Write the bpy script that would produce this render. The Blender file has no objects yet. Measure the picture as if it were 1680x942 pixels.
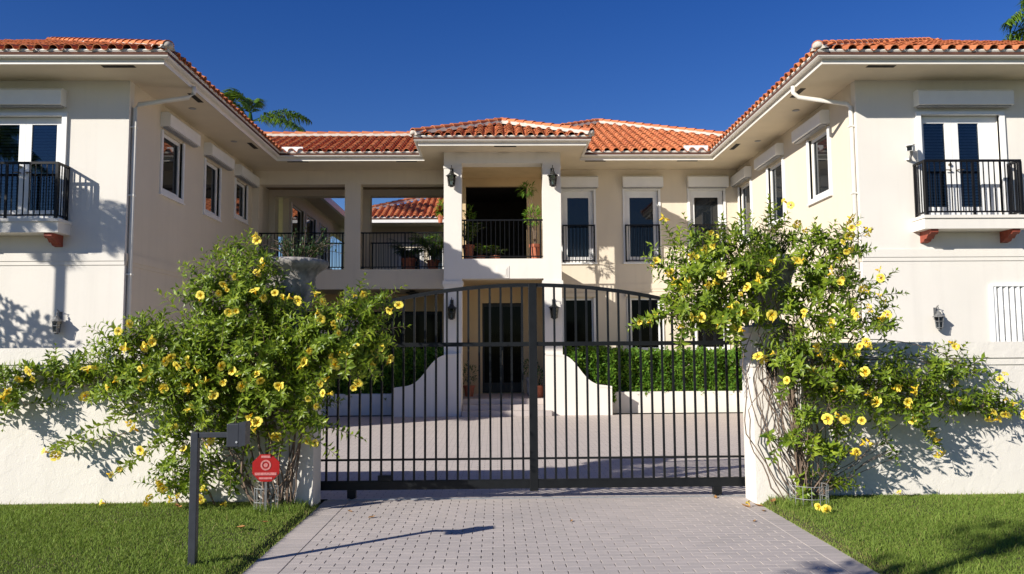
import bpy, math, random
import numpy as np
from mathutils import Vector, Matrix

SC = bpy.context.scene
COL = SC.collection
R = math.radians
rnd = random.Random(7)
rng = np.random.default_rng(11)

# ------------------------------------------------------------------ camera
EYE = Vector((0.0, 0.0, 1.75))
cam = bpy.data.cameras.new('camera')
cam.sensor_width = 36.0
cam.lens = 1307.0 / 1680.0 * 36.0
cam.clip_start = 0.1
cam.clip_end = 3000.0
cam_o = bpy.data.objects.new('camera', cam)
COL.objects.link(cam_o)
cam_o.matrix_world = (Matrix.Translation(EYE) @ Matrix.Rotation(R(-1.1), 4, 'Z')
                      @ Matrix.Rotation(R(90 + 4.55), 4, 'X') @ Matrix.Rotation(R(-0.4), 4, 'Z'))
SC.camera = cam_o

# ------------------------------------------------------------------ light
SUN_EL = 25.5
sun_h = Vector((0.80, 0.60, 0.0)).normalized()          # horizontal travel of the light
sun_d = Vector((sun_h.x * math.cos(R(SUN_EL)), sun_h.y * math.cos(R(SUN_EL)), -math.sin(R(SUN_EL))))
w = bpy.data.worlds.new('World')
SC.world = w
w.use_nodes = True
nt = w.node_tree
sky = nt.nodes.new('ShaderNodeTexSky')
sky.sky_type = 'NISHITA'
sky.sun_disc = False
sky.sun_elevation = R(SUN_EL)
sky.sun_rotation = math.atan2(-sun_h.x, -sun_h.y)
sky.altitude = 0
sky.air_density = 1.0
sky.dust_density = 0.0
sky.ozone_density = 3.0
bg = nt.nodes['Background']
bg.inputs['Strength'].default_value = 0.068
hs = nt.nodes.new('ShaderNodeHueSaturation')          # deep polarised blue, the same all round
hs.inputs['Hue'].default_value = 0.524
hs.inputs['Saturation'].default_value = 1.36
nt.links.new(sky.outputs[0], hs.inputs['Color'])
nt.links.new(hs.outputs[0], bg.inputs['Color'])
sl = bpy.data.lights.new('sun', 'SUN')
sl.energy = 5.0
sl.angle = R(0.53)
sl.color = (1.0, 0.955, 0.88)
sun_o = bpy.data.objects.new('sun', sl)
COL.objects.link(sun_o)
sun_o.rotation_euler = sun_d.to_track_quat('-Z', 'Y').to_euler()
SC.view_settings.view_transform = 'Standard'
SC.view_settings.look = 'None'
SC.view_settings.exposure = 0.52
SC.view_settings.gamma = 1.0
SC.render.engine = 'CYCLES'

# ------------------------------------------------------------------ materials
class Nodes:
    def __init__(s, name):
        s.m = bpy.data.materials.new(name); s.m.use_nodes = True
        s.t = s.m.node_tree; s.b = s.t.nodes['Principled BSDF']
    def n(s, typ, **kw):
        x = s.t.nodes.new('ShaderNode' + typ)
        for k, v in kw.items(): setattr(x, k, v)
        return x
    def l(s, a, b): s.t.links.new(a, b)
    def pos(s): return s.n('NewGeometry').outputs['Position']
    def noise(s, scale, detail=3, rough=0.55, vec=None):
        x = s.n('TexNoise'); x.inputs['Scale'].default_value = scale
        x.inputs['Detail'].default_value = detail; x.inputs['Roughness'].default_value = rough
        s.l(vec if vec is not None else s.pos(), x.inputs['Vector']); return x.outputs['Fac']
    def ramp(s, fac, stops):
        x = s.n('ValToRGB'); e = x.color_ramp.elements
        while len(e) < len(stops): e.new(0.5)
        for i, (p, c) in enumerate(stops):
            e[i].position = p; e[i].color = (*c, 1)
        s.l(fac, x.inputs['Fac']); return x.outputs['Color']
    def math(s, op, a, b=0.0):
        x = s.n('Math', operation=op)
        for i, v in enumerate((a, b)):
            if isinstance(v, (int, float)): x.inputs[i].default_value = v
            else: s.l(v, x.inputs[i])
        return x.outputs[0]
    def mix(s, fac, a, b, blend='MIX'):
        x = s.n('Mix', data_type='RGBA', blend_type=blend)
        for key, v in ((0, fac), (6, a), (7, b)):
            if isinstance(v, (int, float)): x.inputs[key].default_value = v
            elif isinstance(v, tuple): x.inputs[key].default_value = (*v, 1)
            else: s.l(v, x.inputs[key])
        return x.outputs[2]
    def bump(s, h, strength=0.3, dist=0.01, prev=None):
        x = s.n('Bump'); x.inputs['Strength'].default_value = strength; x.inputs['Distance'].default_value = dist
        s.l(h, x.inputs['Height'])
        if prev is not None: s.l(prev, x.inputs['Normal'])
        return x.outputs['Normal']
    def set(s, color=None, rough=None, spec=None, normal=None, metal=None):
        for k, v in (('Base Color', color), ('Roughness', rough), ('Specular IOR Level', spec), ('Normal', normal), ('Metallic', metal)):
            if v is None: continue
            i = s.b.inputs[k]
            if isinstance(v, (int, float)): i.default_value = v
            elif isinstance(v, tuple): i.default_value = (*v, 1)
            else: s.l(v, i)
        return s.m

def sc(c, k): return tuple(min(1, v * k) for v in c)

def plain(name, c, rough=0.5, var=0.12, scale=6.0, bump=0.0, bscale=60.0, spec=0.4, metal=0.0):
    N = Nodes(name)
    f = N.noise(scale, 4)
    col = N.ramp(f, [(0.3, sc(c, 1 - var)), (0.7, sc(c, 1 + var))])
    nm = N.bump(N.noise(bscale, 3), bump, 0.01) if bump else None
    return N.set(col, rough, spec, nm, metal)

def stucco(name, c, coarse=0.25, trowel=0.0):
    N = Nodes(name)
    big = N.noise(0.45, 5, 0.6)
    col = N.ramp(big, [(0.25, sc(c, 0.93)), (0.6, c), (0.8, sc(c, 1.04))])
    # rain streaks: noise stretched along z
    mp = N.n('Mapping'); N.l(N.pos(), mp.inputs['Vector']); mp.inputs['Scale'].default_value = (3.0, 3.0, 0.18)
    st = N.noise(1.6, 4, 0.6, mp.outputs[0])
    col = N.mix(N.math('MULTIPLY', N.ramp(st, [(0.5, (0, 0, 0)), (0.85, (1, 1, 1))]), 0.34), col, sc(c, 0.78))
    nm = N.bump(N.noise(75, 4, 0.65), coarse, 0.012)
    if trowel:
        nz = N.noise(7.0, 3, 0.5)
        pl = N.ramp(nz, [(0.47, (0, 0, 0)), (0.55, (1, 1, 1))])
        nm = N.bump(pl, trowel, 0.01, nm)
    return N.set(col, 0.92, 0.15, nm)

M = {}
M['stucco'] = stucco('cream stucco', (0.69, 0.605, 0.475), 0.25)
M['stucco_white'] = stucco('pale stucco', (0.735, 0.69, 0.615), 0.3)
M['wall_stucco'] = stucco('garden wall stucco', (0.735, 0.69, 0.615), 0.3, 0.13)
M['soffit'] = plain('soffit paint', (0.66, 0.57, 0.42), 0.8, 0.05, 1.5)
M['ceil'] = plain('brown loggia ceiling', (0.24, 0.18, 0.11), 0.85, 0.1, 3)
M['white'] = plain('white paint', (0.78, 0.77, 0.74), 0.45, 0.04, 3)
M['gutter'] = plain('gutter enamel', (0.72, 0.68, 0.60), 0.4, 0.06, 2)
M['ochre'] = plain('warm bounce tint', (0.62, 0.46, 0.26), 0.85, 0.06, 2)  # the portico's orange bounce light is put into this colour
M['dark'] = plain('dark interior', (0.05, 0.045, 0.04), 0.9, 0.2, 2)  # the darkness of unlit rooms is put into this near-black colour
M['black'] = plain('black railing paint', (0.006, 0.006, 0.007), 0.45, 0.2, 20, spec=0.2)
M['gate'] = plain('dark green gate paint', (0.007, 0.008, 0.009), 0.45, 0.25, 12, 0.05, 150, spec=0.25)
M['mortar'] = plain('white roof mortar', (0.50, 0.44, 0.37), 0.9, 0.15, 12, 0.5, 40)
M['deck'] = plain('roof underlay', (0.10, 0.045, 0.03), 0.95, 0.3, 5)
M['vent'] = plain('dark vent mesh', (0.02, 0.018, 0.015), 0.8, 0.2, 30)
M['bracket'] = plain('red timber bracket', (0.26, 0.055, 0.03), 0.6, 0.25, 15)
M['metal'] = plain('aged lantern metal', (0.035, 0.035, 0.032), 0.5, 0.3, 25, metal=0.4)
M['pale_metal'] = plain('weathered pale lantern metal', (0.17, 0.17, 0.165), 0.55, 0.3, 25, metal=0.3)
M['galv'] = plain('galvanised wire', (0.42, 0.43, 0.43), 0.45, 0.15, 20, metal=0.5)
M['stem'] = plain('woody vine stem', (0.17, 0.12, 0.085), 0.85, 0.35, 30, 0.3, 90)
M['trunk'] = plain('palm trunk', (0.26, 0.22, 0.18), 0.9, 0.3, 8, 0.5, 40)
M['pot'] = plain('terracotta pot', (0.40, 0.12, 0.06), 0.75, 0.2, 9)
M['soil'] = plain('lawn soil', (0.06, 0.05, 0.025), 1.0, 0.35, 9, 0.6, 50)
M['stone'] = plain('weathered cast stone', (0.27, 0.25, 0.225), 0.95, 0.5, 7, 0.7, 45)
M['asphalt'] = plain('asphalt', (0.05, 0.05, 0.052), 0.9, 0.2, 4, 0.4, 200)
M['grey'] = plain('grey plastic', (0.30, 0.30, 0.30), 0.5, 0.1, 10)
M['keypad'] = plain('dark grey enamel', (0.030, 0.033, 0.042), 0.4, 0.15, 12)
M['stake'] = plain('weathered stake', (0.12, 0.12, 0.12), 0.6, 0.2, 20)
M['red'] = plain('red sign face', (0.30, 0.010, 0.010), 0.35, 0.08, 8)
M['print'] = plain('faded white print', (0.44, 0.16, 0.15), 0.5, 0.3, 60)
M['blind'] = plain('blind slat', (0.50, 0.50, 0.50), 0.6, 0.05, 5)
M['dryleaf'] = plain('dry leaf', (0.34, 0.17, 0.05), 0.8, 0.4, 30)
M['brass'] = plain('door hardware', (0.25, 0.20, 0.13), 0.35, 0.1, 10, metal=0.8)
M['door'] = plain('dark door wood', (0.008, 0.007, 0.006), 0.4, 0.3, 8)
M['ground'] = plain('ground', (0.10, 0.11, 0.05), 1.0, 0.3, 0.6)

N = Nodes('dark window glass')
M['glass'] = N.set((0.010, 0.013, 0.016), 0.03, 0.55, N.bump(N.noise(1.3, 2), 0.02, 0.02))
N = Nodes('ground floor glass')
M['glass_low'] = N.set((0.002, 0.0025, 0.003), 0.05, 0.07)
N = Nodes('clear glass')
tr = N.n('BsdfTransparent'); tr.inputs[0].default_value = (0.50, 0.56, 0.60, 1)
gl = N.n('BsdfGlossy'); gl.inputs['Roughness'].default_value = 0.03
fr = N.n('Fresnel'); fr.inputs[0].default_value = 1.7
mx = N.n('MixShader'); N.l(fr.outputs[0], mx.inputs[0]); N.l(tr.outputs[0], mx.inputs[1]); N.l(gl.outputs[0], mx.inputs[2])
N.l(mx.outputs[0], N.t.nodes['Material Output'].inputs['Surface'])
M['clear'] = N.m

def tint_attr(N):
    a = N.n('Attribute'); a.attribute_name = 'tint'
    o = N.n('ObjectInfo')
    return N.math('FRACT', N.math('ADD', a.outputs['Fac'], o.outputs['Random']))

# roof tile: each tile its own terracotta shade
N = Nodes('terracotta roof tile')
t = tint_attr(N)
col = N.ramp(t, [(0.0, (0.42, 0.125, 0.05)), (0.35, (0.52, 0.165, 0.065)), (0.7, (0.60, 0.215, 0.09)), (1.0, (0.47, 0.145, 0.065))])
col = N.mix(N.ramp(N.noise(5, 5, 0.65), [(0.45, (0, 0, 0)), (0.75, (0.38, 0.38, 0.38))]), col, (0.33, 0.12, 0.065))
M['tile'] = N.set(col, 0.85, 0.2, N.bump(N.noise(90, 3), 0.25, 0.006))

# pavers
N = Nodes('concrete paver')
t = tint_attr(N)
col = N.ramp(t, [(0.0, (0.44, 0.39, 0.355)), (0.5, (0.465, 0.41, 0.375)), (1.0, (0.49, 0.43, 0.39))])
col = N.mix(N.ramp(N.noise(0.9, 5, 0.65), [(0.4, (0, 0, 0)), (0.75, (0.5, 0.5, 0.5))]), col, (0.30, 0.275, 0.265))
col = N.mix(N.ramp(N.noise(260, 2, 0.6), [(0.55, (0, 0, 0)), (0.75, (0.5, 0.5, 0.5))]), col, (0.22, 0.20, 0.19))
M['paver'] = N.set(col, 0.9, 0.2, N.bump(N.noise(180, 3), 0.3, 0.004))
M['joint'] = plain('joint sand', (0.10, 0.085, 0.075), 1.0, 0.3, 30)

# paving too far away to tell its pieces apart
N = Nodes('courtyard paving')
br = N.n('TexBrick'); N.l(N.pos(), br.inputs['Vector'])
for k, v in (('Scale', 1.0), ('Mortar Size', 0.0035), ('Mortar Smooth', 0.1), ('Brick Width', 0.2), ('Row Height', 0.1)): br.inputs[k].default_value = v
br.inputs['Color1'].default_value = (0.53, 0.465, 0.42, 1); br.inputs['Color2'].default_value = (0.48, 0.42, 0.38, 1)
br.inputs['Mortar'].default_value = (0.20, 0.175, 0.16, 1)
col = N.mix(N.ramp(N.noise(0.7, 5, 0.6), [(0.4, (0, 0, 0)), (0.8, (0.45, 0.45, 0.45))]), br.outputs['Color'], (0.42, 0.375, 0.345))
M['paving'] = N.set(col, 0.9, 0.2)

def leafy(name, stops, trans=0.35, rough=0.4, spec=0.4):
    N = Nodes(name)
    t = N.n('Attribute'); t.attribute_name = 'tint'
    col = N.ramp(t.outputs['Fac'], stops)
    N.set(col, rough, spec)
    ts = N.n('BsdfTranslucent'); N.l(N.mix(0.35, col, (0.30, 0.42, 0.03)), ts.inputs['Color'])
    mx = N.n('MixShader'); mx.inputs[0].default_value = trans
    N.l(N.b.outputs[0], mx.inputs[1]); N.l(ts.outputs[0], mx.inputs[2])
    N.l(mx.outputs[0], N.t.nodes['Material Output'].inputs['Surface'])
    return N.m
M['leaf'] = leafy('vine leaf', [(0, (0.05, 0.10, 0.010)), (0.45, (0.18, 0.265, 0.022)), (0.85, (0.33, 0.40, 0.032)), (1, (0.38, 0.42, 0.05))], 0.36)
M['hedge'] = leafy('hedge leaf', [(0, (0.05, 0.13, 0.016)), (0.6, (0.12, 0.245, 0.026)), (1, (0.22, 0.33, 0.04))], 0.38, 0.5, 0.2)
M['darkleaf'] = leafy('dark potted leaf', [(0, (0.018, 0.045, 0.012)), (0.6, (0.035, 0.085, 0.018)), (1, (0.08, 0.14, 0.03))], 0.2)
M['palm'] = leafy('palm leaflet', [(0, (0.04, 0.10, 0.014)), (0.6, (0.11, 0.21, 0.022)), (1, (0.22, 0.32, 0.03))], 0.3)
M['grass'] = leafy('grass blade', [(0, (0.09, 0.14, 0.024)), (0.45, (0.18, 0.265, 0.042)), (0.85, (0.24, 0.31, 0.06)), (1, (0.33, 0.28, 0.11))], 0.3, 0.6, 0.2)
N = Nodes('yellow petal')
g = N.n('Attribute'); g.attribute_name = 'tint'
col = N.ramp(g.outputs['Fac'], [(0.0, (0.80, 0.48, 0.015)), (0.3, (0.88, 0.65, 0.05)), (1.0, (0.93, 0.78, 0.14))])
N.set(col, 0.55, 0.2)
ts = N.n('BsdfTranslucent'); N.l(col, ts.inputs['Color'])
mx = N.n('MixShader'); mx.inputs[0].default_value = 0.3
N.l(N.b.outputs[0], mx.inputs[1]); N.l(ts.outputs[0], mx.inputs[2]); N.l(mx.outputs[0], N.t.nodes['Material Output'].inputs['Surface'])
M['petal'] = N.m

# ------------------------------------------------------------------ building helpers
WO = {}                                   # world origin of every object made here (none is rotated while parented)

def link(o, parent=None, w=(0, 0, 0)):
    COL.objects.link(o)
    w = Vector(w)
    if parent is not None:
        o.parent = parent
        o.location = w - WO[parent.name]
    else:
        o.location = w
    WO[o.name] = w
    return o

def tag(o, label=None, cat=None, group=None, kind=None):
    if label: o['label'] = label
    if cat: o['category'] = cat
    if group: o['group'] = group
    if kind: o['kind'] = kind
    return o

def thing(name, loc, label, cat, group=None):
    o = bpy.data.objects.new(name, None); o.empty_display_size = 0.2
    link(o, None, loc)
    return tag(o, label, cat, group)

def np_mesh(name, V, F, mat, tint=None, smooth=False):
    me = bpy.data.meshes.new(name)
    V = np.asarray(V, dtype=np.float32).reshape(-1, 3); F = np.asarray(F, dtype=np.int32)
    k = F.shape[1]
    me.vertices.add(len(V)); me.vertices.foreach_set('co', V.ravel())
    me.loops.add(F.size); me.loops.foreach_set('vertex_index', F.ravel())
    me.polygons.add(len(F)); me.polygons.foreach_set('loop_start', np.arange(0, F.size, k, dtype=np.int32))
    me.polygons.foreach_set('loop_total', np.full(len(F), k, dtype=np.int32))
    me.polygons.foreach_set('use_smooth', np.full(len(F), bool(smooth)))
    if tint is not None:
        a = me.attributes.new('tint', 'FLOAT', 'POINT'); a.data.foreach_set('value', np.asarray(tint, dtype=np.float32))
    me.update(calc_edges=True)
    me.materials.append(mat)
    return me

class Frame:
    """a = along the wall, b = up, c = out of the wall"""
    def __init__(s, o, u, n): s.o, s.u, s.n = Vector(o), Vector(u), Vector(n); s.flip = s.u.cross(Vector((0, 0, 1))).dot(s.n) < 0
    def __call__(s, a, b, c): return s.o + s.u * a + Vector((0, 0, b)) + s.n * c

class MB:
    def __init__(s): s.v = []; s.f = []
    def box(s, x0, x1, y0, y1, z0, z1, fr=None):
        i = len(s.v)
        if fr is None:
            s.v += [(x, y, z) for z in (z0, z1) for y in (y0, y1) for x in (x0, x1)]
            fl = False
        else:                                        # a-range, b-range, c-range
            s.v += [tuple(fr(a, b, c)) for b in (y0, y1) for c in (z1, z0) for a in (x0, x1)]
            fl = fr.flip
        q = [(0, 2, 3, 1), (4, 5, 7, 6), (0, 1, 5, 4), (2, 6, 7, 3), (0, 4, 6, 2), (1, 3, 7, 5)]
        s.f += [tuple(i + k for k in (t[::-1] if fl else t)) for t in q]
        return s
    def quad(s, *p):
        i = len(s.v); s.v += [tuple(x) for x in p]; s.f.append(tuple(range(i, i + len(p)))); return s
    def prism(s, poly, vec):                         # poly: list of points, extruded by vec
        i = len(s.v); n = len(poly); vec = Vector(vec)
        s.v += [tuple(p) for p in poly] + [tuple(Vector(p) + vec) for p in poly]
        s.f.append(tuple(range(i + n - 1, i - 1, -1))); s.f.append(tuple(range(i + n, i + 2 * n)))
        for k in range(n):
            j = (k + 1) % n
            s.f.append((i + k, i + j, i + n + j, i + n + k))
        return s
    def tube(s, pts, r, n=6, caps=True):
        pts = [Vector(p) for p in pts]; m = len(pts); i0 = len(s.v)
        rs = r if isinstance(r, (list, tuple)) else [r] * m
        for k, p in enumerate(pts):
            d = (pts[min(k + 1, m - 1)] - pts[max(k - 1, 0)]).normalized()
            ref = Vector((0, 0, 1)) if abs(d.z) < 0.9 else Vector((1, 0, 0))
            e1 = d.cross(ref).normalized(); e2 = d.cross(e1)
            for j in range(n):
                a = 2 * math.pi * j / n
                s.v.append(tuple(p + (e1 * math.cos(a) + e2 * math.sin(a)) * rs[k]))
        for k in range(m - 1):
            for j in range(n):
                a = i0 + k * n + j; b = i0 + k * n + (j + 1) % n
                s.f.append((a, a + n, b + n, b))
        if caps:
            s.f.append(tuple(i0 + j for j in range(n))); s.f.append(tuple(i0 + (m - 1) * n + j for j in range(n - 1, -1, -1)))
        return s
    def lathe(s, prof, n=16, c=(0, 0, 0), wob=None):
        i0 = len(s.v)
        for k, (r, z) in enumerate(prof):
            for j in range(n):
                a = 2 * math.pi * j / n
                rr = r * (1 + (wob(k, a) if wob else 0))
                s.v.append((c[0] + rr * math.cos(a), c[1] + rr * math.sin(a), c[2] + z))
        for k in range(len(prof) - 1):
            for j in range(n):
                a = i0 + k * n + j; b = i0 + k * n + (j + 1) % n
                s.f.append((a, b, b + n, a + n))
        s.f.append(tuple(i0 + j for j in range(n - 1, -1, -1)))
        s.f.append(tuple(i0 + (len(prof) - 1) * n + j for j in range(n)))
        return s
    def mesh(s, name, mat, smooth=False, bevel=0):
        me = bpy.data.meshes.new(name); me.from_pydata(s.v, [], s.f)
        me.polygons.foreach_set('use_smooth', [bool(smooth)] * len(me.polygons))
        me.materials.append(mat); return me
    def build(s, name, mat, parent=None, w=(0, 0, 0), smooth=False, bevel=0):
        o = link(bpy.data.objects.new(name, s.mesh(name, mat, smooth)), parent, w)
        if bevel:
            b = o.modifiers.new('bevel', 'BEVEL'); b.width = bevel; b.segments = 2; b.limit_method = 'ANGLE'
        return o

def inst(name, me, parent, w, scale=None, rot=None):
    o = bpy.data.objects.new(name, me); link(o, parent, w)
    if scale: o.scale = scale
    if rot: o.rotation_euler = rot
    return o

def copy_tree(o, loc, rotz, label):
    c = o.copy(); COL.objects.link(c); c.location = loc; c.rotation_euler = (0, 0, rotz); c['label'] = label
    for ch in list(o.children):
        d = ch.copy(); COL.objects.link(d); d.parent = c
        for g in list(ch.children):
            e = g.copy(); COL.objects.link(e); e.parent = d
    return c

UNIT = MB().box(-0.5, 0.5, -0.5, 0.5, 0, 1)           # shared upright bar, scaled per use
BAR = {k: UNIT.mesh('bar', M[k]) for k in ('black', 'gate', 'white')}

def leaf_mesh(name, P, D, U, L, W, mat, tint, droop=0.2):
    """many folded lanceolate leaves: base P, direction D, upper side U"""
    P, D, U = (np.asarray(x, float) for x in (P, D, U))
    D /= np.linalg.norm(D, axis=1)[:, None] + 1e-9
    S = np.cross(D, U); S /= np.linalg.norm(S, axis=1)[:, None] + 1e-9
    U = np.cross(S, D)
    L = np.asarray(L)[:, None]; W = np.asarray(W)[:, None]
    m = P + D * L * 0.48 - U * L * 0.02
    l = m + S * W * 0.5 + U * W * 0.18; r = m - S * W * 0.5 + U * W * 0.18
    t = P + D * L - U * L * droop
    V = np.stack([P, l, r, m, t], 1).reshape(-1, 3)
    i = np.arange(len(P))[:, None] * 5
    F = np.stack([i + np.array([[0, 2, 3]]), i + np.array([[0, 3, 1]]), i + np.array([[2, 4, 3]]), i + np.array([[3, 4, 1]])], 1).reshape(-1, 3)
    return np_mesh(name, V, F, mat, np.repeat(np.asarray(tint), 5))

def unit(v): v = np.asarray(v, float); return v / (np.linalg.norm(v) + 1e-9)
# ------------------------------------------------------------------ ground, paving
def struct(name, mb, mat): return tag(mb.build(name, mat), kind='structure')
GZ = -0.06
g = MB(); g.quad((-900, -900, GZ), (900, -900, GZ), (900, 900, GZ), (-900, 900, GZ)); struct('ground', g, M['ground'])
g = MB(); g.box(-60, 60, -6, 2.2, GZ - 0.2, -0.05); struct('road', g, M['asphalt'])
DX0, DX1 = -2.045, 2.97
g = MB(); g.box(DX0, DX1, 2.2, 9.70, -0.2, -0.012); drive = struct('driveway', g, M['joint'])
g = MB()
g.quad((-7.4, 9.70, -0.002), (7.4, 9.70, -0.002), (7.4, 21.8, -0.002), (-7.4, 21.8, -0.002))
struct('courtyard', g, M['paving'])
LZ = 0.045                                        # the lawns stand a little above the paving
LAWNS = [(-9.5, DX0, 3.0, 9.46), (DX1, 9.5, 3.0, 9.46)]
g = MB()
for x0, x1, y0, y1 in LAWNS:                          # the turf rolls down to the paving at its edge
    e, f, o_ = (DX0, DX0 - 0.09, -9.5) if x1 == DX0 else (DX1, DX1 + 0.09, 9.5)
    g.prism([(o_, y0, -0.2), (e, y0, -0.2), (e, y0, -0.004), (f, y0, LZ), (o_, y0, LZ)], (0, y1 - y0, 0))
lawn = struct('lawn', g, M['soil'])

# pavers: chamfered blocks, running bond, a border course at each side
def paver_mesh(lx, ly, j):
    c = 0.004; h = 0.026
    V = []
    for (dx, dy, z) in ((0, 0, -h), (0, 0, -0.002), (0.002, 0.0012, 0)):
        x, y = lx / 2 - dx, ly / 2 - dy
        V += [(-x, -y, z), (x, -y, z), (x, y, z), (-x, y, z)]
    V = np.array(V)
    V[8:, 2] += np.array([rnd.uniform(-0.0005, 0.0005) for _ in range(4)])
    F = []
    for k in (0, 4):
        for a in range(4):
            b = (a + 1) % 4; F.append((k + a, k + b, k + 4 + b, k + 4 + a))
    F.append((8, 9, 10, 11))
    return V, np.array(F)
slots = []
PW, PD = 0.2, 0.1
bx0, bx1 = DX0 + 0.30, DX1 - 0.22
for k in range(int((9.70 - 2.3) / PD)):
    y = 2.3 + PD * (k + 0.5)
    x = bx0 + (0.1 if k % 2 else 0.2)
    if k % 2: slots.append((bx0 + 0.05, y, 0.1))
    x = bx0 + (0.1 if k % 2 else 0)
    while x + PW <= bx1 + 0.001:
        slots.append((x + PW / 2, y, PW)); x += PW
    if bx1 - x > 0.05: slots.append(((x + bx1) / 2, y, bx1 - x))
    slots.append((DX0 + 0.15, y, 0.30)); slots.append((DX1 - 0.11, y, 0.22))
def vis(p):
    q = cam_o.matrix_world.inverted() @ Vector(p)
    return -q.z > 0.2 and abs(q.x / -q.z) < 0.66 and abs(q.y / -q.z) < 0.375
slots.sort(key=lambda s: (not vis((s[0], s[1], 0)), s[1]))
cache = {}
MV, MF, MT = [], [], []; nv = 0
for i, (x, y, lw) in enumerate(slots):
    key = round(lw, 3)
    if key not in cache:
        cache[key] = []
        for q in range(4):
            V, F = paver_mesh(lw - 0.0075, PD - 0.0022, 0); cache[key].append((V, F, np_mesh('paver', V, F, M['paver'])))
    V, F, me = cache[key][i % 4]
    zj = rnd.uniform(-0.0006, 0.0006)
    if i < 300:
        inst('paver', me, drive, (x + rnd.uniform(-.001, .001), y, zj))
    else:
        MV.append(V + (x, y, zj)); MF.append(F + nv); MT.append(np.full(len(V), rnd.random())); nv += len(V)
o = link(bpy.data.objects.new('pavers', np_mesh('pavers', np.concatenate(MV), np.concatenate(MF), M['paver'], np.concatenate(MT))), drive)
tag(o, kind='stuff')

# ------------------------------------------------------------------ the house
house = thing('house', (0, 24, 0), 'two storey cream stucco mansion with terracotta tiled hip roofs and two projecting wings', 'house')
XW, YF, YC, YP = 7.4, 15.9, 24.0, 21.8            # wing inner walls, wing fronts, centre wall, portico front
ZS, ZG, SL = 7.25, 7.5, 0.42                      # soffit, eave, roof slope
FL = Frame((0, YF, 0), (1, 0, 0), (0, -1, 0))     # wing fronts
FC = Frame((0, YC, 0), (1, 0, 0), (0, -1, 0))     # centre wall
FLI = Frame((-XW, 0, 0), (0, 1, 0), (1, 0, 0))    # left wing, inner side
FRI = Frame((XW, 0, 0), (0, 1, 0), (-1, 0, 0))    # right wing, inner side

def wall(fr, a0, a1, b0, b1, th, holes=(), name='wall', mat='stucco', parent=None):
    A = sorted({a0, a1, *[h[0] for h in holes], *[h[1] for h in holes]}); B = sorted({b0, b1, *[h[2] for h in holes], *[h[3] for h in holes]})
    mb = MB()
    solid = lambda i, j: 0 <= i < len(A) - 1 and 0 <= j < len(B) - 1 and not any(h[0] <= A[i] and A[i + 1] <= h[1] and h[2] <= B[j] and B[j + 1] <= h[3] for h in holes)
    def q(*p): mb.quad(*(p[::-1] if fr.flip else p))
    for i in range(len(A) - 1):
        for j in range(len(B) - 1):
            if not solid(i, j): continue
            x0, x1, z0, z1 = A[i], A[i + 1], B[j], B[j + 1]
            q(fr(x0, z0, 0), fr(x1, z0, 0), fr(x1, z1, 0), fr(x0, z1, 0))
            q(fr(x1, z0, -th), fr(x0, z0, -th), fr(x0, z1, -th), fr(x1, z1, -th))
            if not solid(i - 1, j): q(fr(x0, z0, -th), fr(x0, z0, 0), fr(x0, z1, 0), fr(x0, z1, -th))
            if not solid(i + 1, j): q(fr(x1, z0, 0), fr(x1, z0, -th), fr(x1, z1, -th), fr(x1, z1, 0))
            if not solid(i, j - 1): q(fr(x0, z0, -th), fr(x1, z0, -th), fr(x1, z0, 0), fr(x0, z0, 0))
            if not solid(i, j + 1): q(fr(x0, z1, 0), fr(x1, z1, 0), fr(x1, z1, -th), fr(x0, z1, -th))
    return mb.build(name, M[mat], parent or house)

def box(name, mat, *a, fr=None, bevel=0, parent=None):
    return MB().box(*a, fr=fr).build(name, M[mat], parent or house, bevel=bevel)

# wing walls
DRL, DRR = (-10.36, -8.72), (8.72, 10.36)
wall(FL, -16.4, -XW, 0, ZS, 0.2, [(*DRL, 4.40, 6.55)], mat='stucco_white')
wall(FL, XW, 16.4, 0, ZS, 0.2, [(*DRR, 4.40, 6.55)], mat='stucco_white')
LW = [(17.50, 18.62, 5.34, 6.66), (20.10, 21.14, 5.34, 6.66), (22.45, 23.45, 5.63, 6.66)]
RW = [(17.28, 18.38, 5.22, 6.64), (20.12, 21.22, 5.08, 6.64), (22.72, 23.80, 4.95, 6.64)]
wall(FLI, YF + 0.2, 26.2, 0, ZS, 0.2, LW)
wall(FRI, YF + 0.2, 26.2, 0, ZS, 0.2, RW)
# centre wall, right of the portico
CW_UP = [(2.02, 2.97, 4.39, 6.62), (3.93, 4.95, 4.39, 6.62), (5.92, 6.95, 4.39, 6.62)]
CW_LO = [(2.04, 2.92, 1.75, 3.30), (4.04, 4.94, 1.75, 3.30), (6.04, 6.92, 1.75, 3.30)]
wall(FC, 1.79, XW, 0, ZS, 0.2, CW_UP + CW_LO)
# shallow string courses between the storeys
for fr, a0, a1 in ((FL, -16.4, -XW), (FL, XW, 16.4), (FLI, YF, YC), (FRI, YF, YC), (FC, 1.79, XW)):
    mb = MB(); mb.box(a0, a1, 3.58, 3.74, -0.01, 0.030, fr=fr); mb.box(a0, a1, 3.50, 3.58, -0.01, 0.016, fr=fr)
    mb.build('string_course', M['stucco_white' if fr is FL else 'stucco'], house)

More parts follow.
